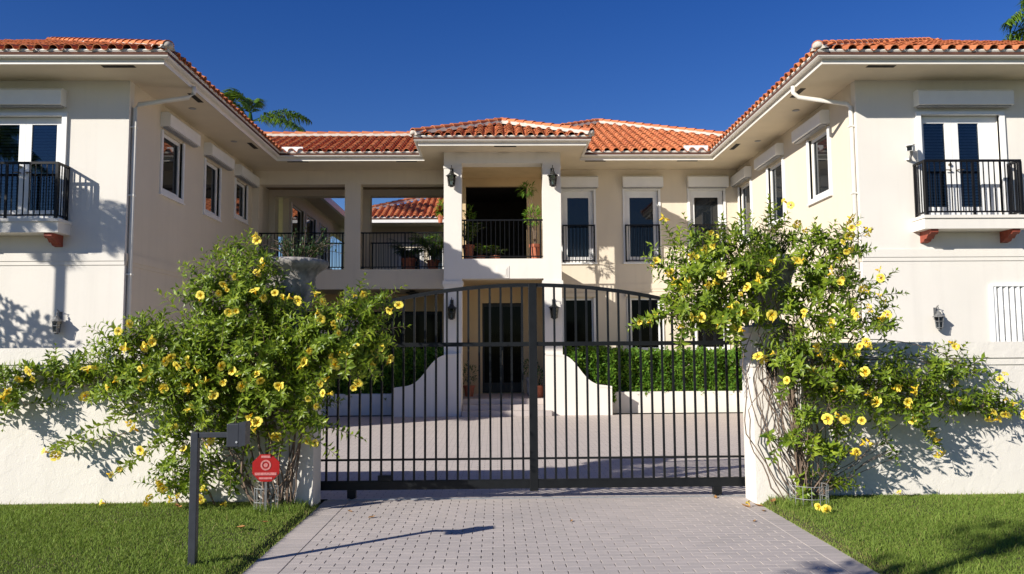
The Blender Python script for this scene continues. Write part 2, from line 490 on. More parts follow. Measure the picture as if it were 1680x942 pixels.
# loggia, two storeys of openings left of the portico
for x0, x1 in ((-XW, -7.2), (-4.60, -4.12)):
    box('pier', 'stucco', x0, x1, YC, YC + 0.42, 0, 6.82)
    box('pier', 'stucco', x0, x1, 25.78, 26.2, 4.22, 6.82)
box('beam', 'stucco', -XW, -1.46, YC, YC + 0.42, 6.82, ZS)
box('beam', 'stucco', -XW, -1.46, 25.78, 26.2, 6.82, ZS)
box('ceiling', 'ceil', -XW, -1.46, YC + 0.42, 25.78, 7.02, 7.08)
box('floor_slab', 'stucco', -7.2, -4.60, YC + 0.003, 26.2, 3.62, 4.22)
box('floor_slab', 'stucco', -4.12, -1.452, YC + 0.003, 26.2, 3.62, 4.22)
box('floor_slab', 'stucco', -4.60, -4.12, YC + 0.42, 26.2, 3.62, 4.22)
FB = Frame((0, 26.2, 0), (1, 0, 0), (0, -1, 0))
wall(FB, -XW, -1.46, 0, 3.62, 0.15, [(-7.0, -1.8, 0.35, 3.05)], mat='ochre')
for k in range(4):
    x0 = -7.0 + 1.3 * k
    d = MB().box(x0, x0 + 1.3, 0.35, 3.05, -0.12, -0.06, fr=FB).build('glass_door', M['black'], house)
    MB().box(x0 + 0.07, x0 + 1.23, 0.5, 2.95, -0.06, -0.05, fr=FB).build('pane', M['glass_low'], d)

# portico
PX = (-1.45, -0.96, 1.29, 1.79)
for x0, x1 in ((PX[0], PX[1]), (PX[2], PX[3])):
    box('column', 'stucco_white', x0, x1, YP, YP + 0.48, 0, 6.94)
    mb = MB(); mb.box(x0 - 0.02, x1 + 0.02, YP - 0.02, YP + 0.50, 3.50, 3.56); mb.box(x0 - 0.035, x1 + 0.035, YP - 0.035, YP + 0.515, 3.56, 3.66)
    mb.build('column_band', M['stucco_white'], house)
    mb = MB(); mb.box(x0 - 0.015, x1 + 0.015, YP - 0.015, YP + 0.495, 6.80, 6.86); mb.build('column_band', M['stucco_white'], house)
box('beam', 'stucco_white', PX[0], PX[3], YP + 0.001, YP + 0.479, 6.94, ZS)
box('beam', 'stucco', PX[0] + .003, PX[0] + 0.40, YP + 0.48, YC, 6.94, ZS)
box('beam', 'stucco', PX[3] - 0.40, PX[3] - .003, YP + 0.48, YC, 6.94, ZS)
box('beam', 'stucco_white', PX[1], PX[2], YP + 0.002, YP + 0.46, 3.72, 4.27)
box('floor_slab', 'stucco', PX[0] + .002, PX[3] - .002, YP + 0.48, YC + 0.2, 3.80, 4.24)
box('ceiling', 'ochre', PX[0] + 0.4, PX[3] - 0.4, YP + 0.48, YC, 7.0, 7.05)
box('ceiling', 'ochre', PX[0] + 0.01, PX[3] - 0.01, YP + 0.48, 25.0, 3.74, 3.797)
for x in (-0.94, 0.22, 1.30):
    mb = MB()
    mb.box(x - 0.16, x + 0.16, YP - 0.012, YP + 0.01, 6.98, 7.23); mb.box(x - 0.11, x + 0.11, YP - 0.022, YP, 7.02, 7.19)
    mb.build('square_relief', M['stucco_white'], house)
mb = MB()
for s, dd in ((0.17, 0.012), (0.13, 0.022), (0.09, 0.030)): mb.box(0.17 - s, 0.17 + s, YP - dd, YP + 0.01, 3.90 - s, 3.90 + s)
mb.build('square_relief', M['stucco_white'], house)
# rooms behind the portico
wall(FC, PX[0], PX[3], 4.24, ZS, 0.2, [(-0.93, 0.93, 4.24, 6.76)], mat='ochre')
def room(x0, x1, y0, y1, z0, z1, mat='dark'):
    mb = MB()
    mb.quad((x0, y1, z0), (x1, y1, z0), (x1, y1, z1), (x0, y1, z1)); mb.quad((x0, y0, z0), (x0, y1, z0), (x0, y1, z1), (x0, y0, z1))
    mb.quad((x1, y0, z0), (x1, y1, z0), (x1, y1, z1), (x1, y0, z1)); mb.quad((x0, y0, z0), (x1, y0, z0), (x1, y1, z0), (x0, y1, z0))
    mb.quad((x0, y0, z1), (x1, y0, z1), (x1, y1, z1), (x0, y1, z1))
    return mb.build('dark_backing', M[mat], house)
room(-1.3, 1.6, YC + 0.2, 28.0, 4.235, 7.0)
FE = Frame((0, 25.0, 0), (1, 0, 0), (0, -1, 0))
wall(FE, PX[0], PX[3], 0.42, 3.74, 0.2, [(-0.46, 0.80, 0.42, 3.24)], mat='ochre')
wall(Frame((PX[3] - 0.15, 0, 0), (0, 1, 0), (-1, 0, 0)), YC - 0.01, 25.0, 0.0, 3.74, 0.14, mat='ochre')
wall(Frame((PX[0] + 0.15, 0, 0), (0, 1, 0), (1, 0, 0)), YC - 0.01, 25.0, 0.0, 3.74, 0.14, mat='ochre')
fd = MB().box(-0.46, 0.80, 0.44, 3.24, -0.16, -0.10, fr=FE).build('front_door', M['door'], house)
for a0, a1 in ((-0.40, 0.14), (0.20, 0.74)):
    MB().box(a0, a1, 0.75, 3.12, -0.10, -0.085, fr=FE).build('pane', M['glass_low'], fd)
MB().box(0.15, 0.17, 1.3, 1.75, -0.10, -0.05, fr=FE).build('handle', M['brass'], fd)
box('porch_floor', 'paver', PX[0] + .02, PX[3] - .02, YP + 0.30, 25.0, 0, 0.42)
box('step', 'paver', -0.95, 1.285, YP - 0.05, YP + 0.30, 0, 0.28)
box('step', 'paver', -0.95, 1.45, YP - 0.42, YP - 0.05, 0, 0.14)

# ------------------------------------------------------------------ soffits, gutters, downpipes
def soffit(x0, x1, y0, y1): return box('soffit', 'soffit', x0, x1, y0, y1, ZS, ZS + 0.03)
soffit(-16.4, -6.33, 14.93, 38); soffit(6.33, 16.4, 14.93, 38)
sc_ = soffit(-6.33, 6.33, 22.73, 26.9); sp_ = soffit(-2.07, 2.42, 21.03, 22.73)
sofs = [c for c in house.children if c.name.startswith('soffit')]
def vent(par, x, y, lx, ly): MB().box(x - lx / 2, x + lx / 2, y - ly / 2, y + ly / 2, ZS - 0.006, ZS + 0.01).build('vent', M['vent'], par)
vent(sofs[0], -7.25, 15.08, 0.62, 0.12); vent(sofs[1], 7.55, 15.08, 0.55, 0.12)
for y in (17.0, 21.05): vent(sofs[0], -6.50, y, 0.12, 0.62)
for y in (16.7, 21.25): vent(sofs[1], 6.52, y, 0.12, 0.62)
for x in (-5.75, -2.6, 2.9, 5.6): vent(sc_, x, 22.86, 0.6, 0.10)
vent(sp_, 0.25, 21.16, 0.6, 0.10)
for par, x, y in ((sofs[0], -6.85, 17.75), (sofs[0], -6.85, 20.6), (sofs[1], 6.95, 17.95), (sofs[1], 6.95, 20.65)):
    MB().lathe([(0.0, 0), (0.07, 0), (0.085, -0.006), (0.07, -0.012), (0.0, -0.008)], 14, (x, y, ZS)).build('downlight', M['grey'], par, smooth=True)

GP = [(0, 7.235), (0.012, 7.235), (0.012, 7.335), (0.10, 7.335), (0.125, 7.36), (0.125, 7.45), (0.14, 7.455), (0.14, 7.485), (0.125, 7.485), (0.12, 7.46), (0.0, 7.46)]
def gutter(path):
    mb = MB(); n = len(GP); pts = [Vector((x, y, 0)) for x, y in path]
    for k, p in enumerate(pts):
        dirs = []
        if k > 0: dirs.append((p - pts[k - 1]).normalized())
        if k < len(pts) - 1: dirs.append((pts[k + 1] - p).normalized())
        off = Vector((0, 0, 0))
        ns = [Vector((d.y, -d.x, 0)) for d in dirs]
        off = ns[0] if len(ns) == 1 or ns[0].dot(ns[1]) > 0.99 else ns[0] + ns[1]
        for (c, z) in GP: mb.v.append(tuple(p + off * c + Vector((0, 0, z))))
    for k in range(len(pts) - 1):
        for j in range(n):
            a = k * n + j; b = k * n + (j + 1) % n
            mb.f.append((a, b, b + n, a + n))
    mb.f.append(tuple(range(n - 1, -1, -1))); mb.f.append(tuple((len(pts) - 1) * n + j for j in range(n)))
    return mb.build('gutter', M['gutter'], house)
gutter([(-16.4, 14.93), (-6.33, 14.93), (-6.33, 22.73), (-2.07, 22.73)])
gutter([(-2.07, 22.58), (-2.07, 21.03), (2.42, 21.03), (2.42, 22.58)])
gutter([(2.42, 22.73), (6.33, 22.73), (6.33, 14.93), (16.4, 14.93)])
# flashing plates at the inner corners
box('flashing', 'white', -6.15, -5.55, 22.60, 22.66, 7.47, 7.62); box('flashing', 'white', 5.45, 6.15, 22.60, 22.66, 7.47, 7.64)
for sgn in (-1, 1):
    x0, x1 = sgn * 6.27, sgn * 7.345
    y0, y1 = 16.3, 16.02
    mb = MB().tube([(x0, y0, 7.26), (x0, y0, 7.12), (x0 + sgn * 0.10, y0 - .02, 7.02), (x1 - sgn * 0.06, y1 + .02, 6.80), (x1, y1, 6.72), (x1, y1, 0.1)], 0.046, 10)
    p = mb.build('downpipe', M['gutter'], house, smooth=True)
    for z in (6.3, 4.9, 3.3, 1.6): MB().box(x1 - 0.055, x1 + 0.055, y1 - 0.055, y1 + 0.055, z, z + 0.035).build('strap', M['gutter'], p)

# ------------------------------------------------------------------ windows and doors
def shutter_box(fr, a0, a1, b0, b1, d=0.20):
    mb = MB(); cs = 0.05
    prof = [(b0, 0), (b0, d), (b1 - cs, d), (b1, d - cs), (b1, 0)]
    poly = [fr(a0, b, c) for b, c in prof]
    if not fr.flip: poly = poly
    mb.prism(poly, fr.u * (a1 - a0))
    o = mb.build('shutter_box', M['white'], house)
    mb = MB().box(a0 + 0.03, a1 - 0.03, b0 - 0.03, b0, 0.05, d - 0.05, fr=fr).build('slot', M['grey'], o)
    return o

def window(fr, h, rail=0.07, cas=0.09, glass='glass'):
    a0, a1, b0, b1 = h
    mb = MB()                                         # casing proud of the wall, sill with a lip
    mb.box(a0 - cas, a0, b0 - cas, b1 + 0.02, -0.05, 0.035, fr=fr); mb.box(a1, a1 + cas, b0 - cas, b1 + 0.02, -0.05, 0.035, fr=fr)
    mb.box(a0, a1, b0 - cas, b0, -0.05, 0.035, fr=fr); mb.box(a0 - cas - .02, a1 + cas + .02, b0 - cas - 0.03, b0 - cas, -0.02, 0.06, fr=fr)
    o = mb.build('window', M['white'], house)
    mb = MB(); r = rail
    mb.box(a0, a0 + r, b0, b1, -0.12, -0.06, fr=fr); mb.box(a1 - r, a1, b0, b1, -0.12, -0.06, fr=fr)
    mb.box(a0 + r, a1 - r, b0, b0 + r * 1.2, -0.12, -0.06, fr=fr); mb.box(a0 + r, a1 - r, b1 - r, b1, -0.12, -0.06, fr=fr)
    mb.build('frame', M['white'], o)
    MB().box(a0 + r, a1 - r, b0 + r * 1.2, b1 - r, -0.10, -0.085, fr=fr).build('pane', M[glass], o)
    return o
for h in LW:
    window(FLI, h); shutter_box(FLI, h[0] - 0.12, h[1] + 0.55, 6.74, 7.06, 0.22)
for h in RW:
    window(FRI, h); shutter_box(FRI, h[0] - 0.10, h[1] + 0.50, 6.72, 7.03, 0.22)

def railing_bars(parent, fr, a0, a1, b0, b1, c, step, r=0.016):
    n = max(2, round((a1 - a0) / step))
    for k in range(1, n):
        inst('bar', BAR['black'], parent, fr(a0 + (a1 - a0) * k / n, b0, c), (r, r, b1 - b0))

for i, h in enumerate(CW_UP):
    a0, a1, b0, b1 = h
    mb = MB(); cas = 0.07
    mb.box(a0 - cas, a0, b0, b1 + 0.05, -0.05, 0.03, fr=FC); mb.box(a1, a1 + cas, b0, b1 + 0.05, -0.05, 0.03, fr=FC)
    mb.box(a0, a1, b1 - 0.02, b1 + 0.05, -0.05, 0.03, fr=FC); mb.box(a0 - cas - .02, a1 + cas + .02, b0 - 0.05, b0, -0.02, 0.05, fr=FC)
    o = mb.build('balcony_door', M['white'], house)
    r = 0.15
    mb = MB(); mb.box(a0, a0 + r, b0, b1 - .02, -0.12, -0.06, fr=FC); mb.box(a1 - r, a1, b0, b1 - .02, -0.12, -0.06, fr=FC)
    mb.box(a0 + r, a1 - r, b1 - 0.23, b1 - .02, -0.12, -0.06, fr=FC); mb.box(a0 + r, a1 - r, b0, b0 + 0.18, -0.12, -0.06, fr=FC)
    mb.build('frame', M['white'], o)
    MB().box(a0 + r, a1 - r, b0 + 0.18, b1 - 0.23, -0.10, -0.085, fr=FC).build('pane', M['glass'], o)
    shutter_box(FC, a0 - 0.08, a1 + 0.13, 6.68, 7.03, 0.2)
    mb = MB(); j0, j1 = a0 - 0.02, a1 + 0.02
    mb.box(j0, j1, 5.50, 5.54, 0.06, 0.10, fr=FC); mb.box(j0, j1, 4.43, 4.46, 0.065, 0.095, fr=FC)
    for a in (j0, j1 - 0.035): mb.box(a, a + 0.035, 4.40, 5.50, 0.06, 0.095, fr=FC)
    for a in (j0, j1 - 0.035): mb.box(a, a + 0.03, 5.30, 5.34, 0.0, 0.06, fr=FC)
    rl = mb.build('railing', M['black'], house)
    railing_bars(rl, FC, j0, j1, 4.46, 5.50, 0.08, 0.105)
for h in CW_LO:
    window(FC, h, 0.05, 0.10, 'glass_low')
    box('lintel', 'stucco', h[0] - 0.15, h[1] + 0.15, 3.34, 3.46, -0.01, 0.09, fr=FC)

def french_door(fr, a0, a1, b0, b1, panes, flip_handle=1):
    mb = MB(); cas = 0.10
    mb.box(a0 - cas, a0, b0, b1 + 0.06, -0.06, 0.045, fr=fr); mb.box(a1, a1 + cas, b0, b1 + 0.06, -0.06, 0.045, fr=fr)
    mb.box(a0, a1, b1, b1 + 0.06, -0.06, 0.045, fr=fr)
    o = mb.build('french_door', M['white'], house)
    xs = [a0] + [v for p in panes for v in p] + [a1]
    mid = (panes[0][1] + panes[1][0]) / 2
    pb, pt = b0 + 0.22, b1 - 0.15
    for side in (0, 1):
        p0, p1 = panes[side]; l0, l1 = (a0, mid - 0.002) if side == 0 else (mid + 0.002, a1)
        mb = MB(); mb.box(l0, p0, b0, b1, -0.14, -0.09, fr=fr); mb.box(p1, l1, b0, b1, -0.14, -0.09, fr=fr)
        mb.box(p0, p1, b0, pb, -0.14, -0.09, fr=fr); mb.box(p0, p1, pt, b1, -0.14, -0.09, fr=fr)
        mb.build('door_leaf', M['white'], o)
        MB().box(p0, p1, pb, pt, -0.12, -0.112, fr=fr).build('pane', M['clear'], o)
        mb = MB(); z = pb + 0.01                       # slatted blind behind the glass, too fine to take apart
        while z < pt - 0.02:
            mb.box(p0 + .01, p1 - .01, z, z + 0.040, -0.165, -0.158, fr=fr); z += 0.062
        tag(mb.build('blind', M['blind'], o), kind='stuff')
    mb = MB()
    for s in (-1, 1):
        mb.tube([fr(mid + s * 0.07, b0 + 0.98, -0.09), fr(mid + s * 0.07, b0 + 0.98, -0.03)], 0.014, 8)
        mb.tube([fr(mid + s * 0.07, b0 + 0.98, -0.03), fr(mid + s * 0.19, b0 + 0.98, -0.03)], 0.011, 8)
    mb.tube([fr(mid - 0.07, b0 + 1.10, -0.09), fr(mid - 0.07, b0 + 1.10, -0.05)], 0.03, 10)
    mb.build('handle', M['brass'], o)
    MB().box(a0 - .1, a1 + .1, b0, b1, -0.30, -0.22, fr=fr).build('dark_backing', M['dark'], house)  # near-black sheet added to stand for the unlit room behind the blind
french_door(FL, *DRL, 4.40, 6.52, [(-10.05, -9.63), (-9.38, -8.88)])
french_door(FL, *DRR, 4.40, 6.52, [(8.83, 9.27), (9.55, 9.98)])
shutter_box(FL, -10.6, -8.66, 6.70, 7.04, 0.22); shutter_box(FL, 8.60, 10.56, 6.68, 7.00, 0.22)

def balcony(x0, x1, inner):
    """projecting balcony on a wing front; x0..x1 the railing, inner = end nearer the courtyard"""
    d = 0.42; F_ = FL
    mb = MB()
    s0, s1 = x0 - 0.08, x1 + 0.08
    mb.box(s0, s1, 4.30, 4.36, 0, d + 0.08, fr=F_); mb.box(s0 + .02, s1 - .02, 4.09, 4.30, 0, d + 0.05, fr=F_)
    b = mb.build('balcony', M['stucco_white'], house)
    mb = MB(); t0, t1 = 5.44, 5.485
    mb.box(x0, x1, t0, t1, d - 0.02, d + 0.02, fr=F_); mb.box(x0, x1, 4.42, 4.45, d - 0.015, d + 0.015, fr=F_)
    for x in (x0, x1 - 0.04):
        mb.box(x, x + 0.04, t0, t1, 0, d - 0.02, fr=F_); mb.box(x + .005, x + 0.035, 4.42, 4.45, 0, d - 0.015, fr=F_)
        mb.box(x - 0.005, x + 0.045, 4.36, t0, d - 0.025, d + 0.025, fr=F_); mb.box(x, x + 0.04, 4.36, t0, 0.01, 0.05, fr=F_)
    xm = (x0 + x1) / 2; mb.box(xm - 0.02, xm + 0.02, 4.36, t0, d - 0.02, d + 0.02, fr=F_)
    mb.build('handrail', M['black'], b)
    n = 18
    for k in range(1, n):
        if k != n // 2: inst('bar', BAR['black'], b, F_(x0 + (x1 - x0) * k / n, 4.45, d), (0.017, 0.017, t0 - 4.45))
    for x in (x0 + 0.02, x1 - 0.02):
        for k in range(1, 5): inst('bar', BAR['black'], b, F_(x, 4.45, d * k / 5), (0.017, 0.017, t0 - 4.45))
    for x in (x0 + 0.16, x1 - 0.16):                  # stepped timber corbels
        prof = [(0, 4.088), (0.42, 4.088), (0.42, 4.03), (0.37, 3.99), (0.33, 4.01), (0.28, 3.97), (0.23, 3.92), (0.17, 3.93), (0.12, 3.88), (0, 3.86)]
        mb = MB().prism([F_(x - 0.075, z, c) for c, z in prof], F_.u * 0.15)
        mb.build('corbel', M['bracket'], b)
balcony(-10.52, -8.54, -8.54)
balcony(8.52, 10.48, 8.52)

# white accordion shutter on the ground floor of the right wing
mb = MB(); mb.box(9.98, 10.02, 1.0, 3.02, 0, 0.06, fr=FL); mb.box(10.02, 11.6, 2.97, 3.02, 0, 0.06, fr=FL)
sh = mb.build('storm_shutter', M['white'], house)
for k in range(13):
    x = 10.02 + 0.12 * k
    MB().prism([FL(x, 1.0, 0.012), FL(x + 0.05, 1.0, 0.055), FL(x + 0.098, 1.0, 0.012), FL(x + 0.098, 1.0, 0.004), FL(x, 1.0, 0.004)], (0, 0, 1.968)).build('slat', M['white'], sh)

# loggia and portico railings
def long_rail(x0, x1, y, z0, z1, step=0.105, mids=()):
    F_ = Frame((0, y, 0), (1, 0, 0), (0, -1, 0)); mb = MB()
    mb.box(x0, x1, z1 - 0.04, z1, -0.02, 0.02, fr=F_); mb.box(x0, x1, z0 + 0.06, z0 + 0.09, -0.015, 0.015, fr=F_)
    for x in (x0 + 0.05, x1 - 0.09, *mids): mb.box(x, x + 0.04, z0, z1 - 0.04, -0.02, 0.02, fr=F_)
    o = mb.build('railing', M['black'], house)
    railing_bars(o, F_, x0 + 0.05, x1 - 0.05, z0 + 0.09, z1 - 0.04, 0, step)
long_rail(-7.2, -4.60, YC + 0.1, 4.22, 5.36); long_rail(-4.12, -1.46, YC + 0.1, 4.22, 5.36, mids=(-2.8,))
long_rail(-7.2, -4.60, 25.95, 4.22, 5.30); long_rail(-4.12, -1.46, 25.95, 4.22, 5.30)
long_rail(PX[1], PX[2], YP + 0.12, 4.27, 5.38, 0.125, mids=(0.92,))

# rear wing and rear house seen through the loggia
RR = [(26.7, 28.3, 4.4, 6.75), (28.7, 30.2, 4.4, 6.75), (31.0, 32.2, 4.4, 6.75)]
wall(Frame((-6.9, 0, 0), (0, 1, 0), (1, 0, 0)), 26.35, 37.0, 0, ZS, 0.2, RR + [(33.0, 36.6, 5.2, 6.75)])
for h in RR: window(Frame((-6.9, 0, 0), (0, 1, 0), (1, 0, 0)), h, 0.06, 0.06)
box('gutter', 'gutter', -6.33, -6.2, 26.9, 33.9, 7.24, 7.48)
FRR = Frame((0, 35.0, 0), (1, 0, 0), (0, -1, 0))
RH = [(-6.2, -5.6, 4.4, 6.0), (-4.3, -3.3, 4.5, 6.3), (-2.9, -2.3, 4.4, 6.4), (-1.6, -0.6, 4.5, 6.3)]
wall(FRR, -6.7, 7, 0, ZS, 0.2, RH)
for h in RH[1:]: window(FRR, h, 0.09, 0.08)
gl = box('gutter', 'white', -6.2, 7, 33.86, 34.0, 7.24, 7.50); box('soffit', 'soffit', -6.2, 7, 34.0, 35.2, ZS, ZS + 0.03)

# ------------------------------------------------------------------ roofs
def tile_geo():
    prof = [(0.09 * math.cos(math.pi - math.pi * i / 6), 0.088 * math.sin(math.pi * i / 6)) for i in range(7)] + [(0.118, -0.012), (0.155, -0.012), (0.185, 0.0)]
    L = 0.42; V = []
    for (y, lift, k) in ((0, 0.024, 1.0), (L, 0.0, 0.90)):
        for x, z in prof: V.append((x * (k if x < 0.1 else 1), y, z * k + lift))
    n = len(prof)
    for x, z in prof: V.append((x * 0.90 if x < 0.1 else x, 0.001, z * (0.84 if z > 0 else 1.3) + 0.024 - (0 if z > 0.02 else 0.012)))
    F = [(i, i + 1, n + i + 1, n + i) for i in range(n - 1)] + [(2 * n + i, 2 * n + i + 1, i + 1, i) for i in range(n - 1)]
    return np.array(V), np.array(F)
TV, TF = tile_geo()
TVAR = []
for q in range(3):
    V = TV.copy(); V[:, 2] += 0.004 * q * (V[:, 1] < 0.1); TVAR.append((V, np_mesh('roof_tile', V, TF, M['tile'])))

def inside(poly, x, y):
    c = False; n = len(poly)
    for i in range(n):
        (x1, y1), (x2, y2) = poly[i], poly[(i + 1) % n]
        if (y1 > y) != (y2 > y) and x < (x2 - x1) * (y - y1) / (y2 - y1) + x1: c = not c
    return c

ROOFS, CAND = [], []
def roof_plane(poly, eave, up):
    """poly: plan polygon; eave: a plan point on the eave; up: horizontal unit vector up the slope"""
    up = Vector((up[0], up[1], 0)); e = Vector((eave[0], eave[1], 0))
    zf = lambda x, y: ZG - 0.035 + SL * (Vector((x, y, 0)) - e).dot(up)
    mb = MB()
    P = [Vector((x, y, zf(x, y) - 0.03)) for x, y in poly]
    mb.prism(P, (0, 0, -0.06))
    rf = mb.build('roof', M['deck'], house); ROOFS.append(rf)
    sv = Vector((up.x, up.y, SL)).normalized()
    u = Vector((up.y, -up.x, 0))                       # along the eave
    n = u.cross(sv)
    org = Vector((e.x, e.y, ZG - 0.035))
    loc = [((Vector((x, y, 0)) - e).dot(u), (Vector((x, y, 0)) - e).dot(up) * math.sqrt(1 + SL * SL)) for x, y in poly]
    a_min, a_max = min(p[0] for p in loc), max(p[0] for p in loc); b_max = max(p[1] for p in loc)
    rot = Matrix((u, sv, n)).transposed()
    b = -0.04
    while b < b_max:
        a = a_min + 0.10
        while a < a_max:
            if inside(loc, a, b + 0.19):
                p = org + u * a + sv * b
                v = (EYE - p); d = v.length
                CAND.append(((n.dot(v / d) + 0.06) / (d * d) if vis(p) and n.dot(v) > -0.02 * d else -1, p, rot, rf))
            a += 0.275
        b += 0.335
    return zf
ox = 6.2
PKX, PKY = 3.8, 28.8
roof_plane([(-ox, 22.6), (ox, 22.6), (8.1, 24.5), (PKX, PKY), (0.4, 25.4), (-9.0, 25.4)], (0, 22.6), (0, 1))
roof_plane([(-ox, 14.8), (-ox, 22.6), (-9.0, 25.4), (-11.3, 27.7), (-11.3, 19.9)], (-ox, 14.8), (-1, 0))
roof_plane([(-16.4, 14.8), (-ox, 14.8), (-11.3, 19.9)], (-ox, 14.8), (0, 1))
roof_plane([(ox, 14.8), (ox, 22.6), (8.1, 24.5), (11.3, 27.7), (11.3, 19.9)], (ox, 14.8), (1, 0))
roof_plane([(ox, 14.8), (16.4, 14.8), (11.3, 19.9)], (ox, 14.8), (0, 1))
PE = (-2.2, 2.55, 20.9); PA = ((PE[0] + PE[1]) / 2, PE[2] + (PE[1] - PE[0]) / 2)
roof_plane([(PE[0], PE[2]), (PE[1], PE[2]), PA], (0, PE[2]), (0, 1))
roof_plane([(PE[0], PE[2]), PA, (PA[0], 25.0), (PE[0], 22.6)], (PE[0], 22), (1, 0))
roof_plane([(PE[1], PE[2]), PA, (PA[0], 25.0), (PE[1], 22.6)], (PE[1], 22), (-1, 0))
roof_plane([(-6.9, 33.85), (7, 33.85), (3, 37.75), (-3.0, 37.75)], (0, 33.85), (0, 1))
CAND.sort(key=lambda c: -c[0])
rest = {}
for i, (s_, p, rot, rf) in enumerate(CAND):
    V, me = TVAR[i % 3]
    p = p + Vector((rnd.uniform(-.006, .006), rnd.uniform(-.006, .006), rnd.uniform(-0.004, 0.006)))
    if i < 300:
        o = inst('roof_tile', me, rf, p); o.rotation_euler = (rot @ Matrix.Rotation(rnd.uniform(-.02, .02), 3, 'Z')).to_euler()
    else:
        A = np.array(rot); rest.setdefault(rf.name, [rf, [], []])
        rest[rf.name][1].append(V @ A.T + np.array(p)); rest[rf.name][2].append(rnd.random())
for rf, Vs, ts in rest.values():
    n = len(TV); F = np.concatenate([TF + n * k for k in range(len(Vs))])
    tag(link(bpy.data.objects.new('roof_tiles', np_mesh('roof_tiles', np.concatenate(Vs), F, M['tile'], np.repeat(ts, n))), rf), kind='stuff')

# back slopes so the roofs are whole from any side
mb = MB()
zr = ZG + SL * 2.8
mb.quad((-9, 25.4, zr), (0.4, 25.4, zr), (0.4, 28.2, ZG), (-9, 28.2, ZG))
zp = ZG + SL * (PKY - 22.6)
mb.quad((PKX, PKY, zp), (8.1, 24.5, ZG + SL * 1.9), (11, 27.7, ZG + SL * 1.9), (11, 36, ZG)); mb.quad((PKX, PKY, zp), (11, 36, ZG), (-3.4, 36, ZG), (0.4, 25.4, zr))
mb.build('roof', M['tile'], house)
mb = MB()
for sg in (-1, 1):
    zt = ZG + SL * 5.1 - 0.02
    mb.quad((sg * 11.3, 19.9, zt), (sg * 16.4, 14.8, ZG), (sg * 16.4, 40, ZG), (sg * 11.3, 40, zt)); mb.quad((sg * 11.3, 27.7, zt), (sg * 11.3, 40, zt), (sg * 6.5, 40, ZG), (sg * 6.5, 26.5, ZG), (sg * 9, 25.4, ZG + SL * 2.8))
mb.build('roof', M['tile'], house)

# ridge and hip caps on white mortar
capV = []
for (y, k) in ((0, 1.0), (0.42, 0.86)):
    for i in range(7):
        a = math.pi * i / 6; capV.append((0.115 * k * math.cos(a), y, 0.105 * k * math.sin(a) + (0.022 if y == 0 else 0)))
capV += [(x * 0.88, y + 0.001, z * 0.86) for x, y, z in capV[:7]]
CF = [(i + 1, i, 7 + i, 8 + i) for i in range(6)] + [(14 + i + 1, 14 + i, i, i + 1) for i in range(6)]
CAP = np_mesh('ridge_tile', capV, CF, M['tile'])
def ridge(A, B, lift=0.05, par=None):
    A, B = Vector(A), Vector(B); d = (B - A); L = d.length; d.normalize()
    side = d.cross(Vector((0, 0, 1))).normalized(); n = side.cross(d)
    par = par or ROOFS[0]
    rot = Matrix((side, d, n)).transposed()
    k = 0
    while 0.36 * k < L - 0.1:
        o = inst('ridge_tile', CAP, par, A + d * 0.36 * k + n * lift); o.rotation_euler = rot.to_euler(); k += 1
    mb = MB().prism([A + side * 0.15 - n * 0.02, A - side * 0.15 - n * 0.02, A - side * 0.10 + n * (lift + 0.025), A + side * 0.10 + n * (lift + 0.025)], d * L)
    mb.build('mortar', M['mortar'], par)
zA = lambda t: ZG + SL * t
ridge((-9.0, 25.4, zA(2.8)), (0.4, 25.4, zA(2.8)), 0.06, ROOFS[0])
ridge((8.1, 24.5, zA(1.9)), (PKX, PKY, zA(6.2)), 0.06, ROOFS[0]); ridge((0.4, 25.4, zA(2.8)), (PKX, PKY, zA(6.2)), 0.06, ROOFS[0])
ridge((-ox, 14.8, ZG), (-11.3, 19.9, zA(5.1) - 0.02), 0.03, ROOFS[2]); ridge((ox, 14.8, ZG), (11.3, 19.9, zA(5.1) - 0.02), 0.03, ROOFS[4])
ridge((PE[0], PE[2], ZG), (PA[0], PA[1], zA(PA[1] - PE[2])), 0.06, ROOFS[5]); ridge((PE[1], PE[2], ZG), (PA[0], PA[1], zA(PA[1] - PE[2])), 0.06, ROOFS[5])
ridge((PA[0], PA[1], zA(PA[1] - PE[2])), (PA[0], 25.0, zA(PA[1] - PE[2])), 0.06, ROOFS[5])
ridge((-6.9, 33.85, ZG), (-3.0, 37.75, zA(3.9)), 0.05, ROOFS[8]); ridge((-3.0, 37.75, zA(3.9)), (3, 37.75, zA(3.9)), 0.05, ROOFS[8])
for sgn, rf in ((-1, ROOFS[2]), (1, ROOFS[4])):       # rounded mortar knob at the foot of each hip
    MB().lathe([(0.0, 0.10), (0.07, 0.09), (0.11, 0.04), (0.12, -0.02), (0.10, -0.05), (0, -0.05)][::-1], 12, (sgn * (ox + 0.03), 14.84, ZG + 0.06)).build('mortar', M['mortar'], rf, smooth=True)
for x in PE[:2]:
    MB().lathe([(0, -0.05), (0.08, -0.04), (0.10, 0.0), (0.08, 0.06), (0, 0.08)], 12, (x, PE[2] + 0.03, ZG + 0.05)).build('mortar', M['mortar'], ROOFS[5], smooth=True)
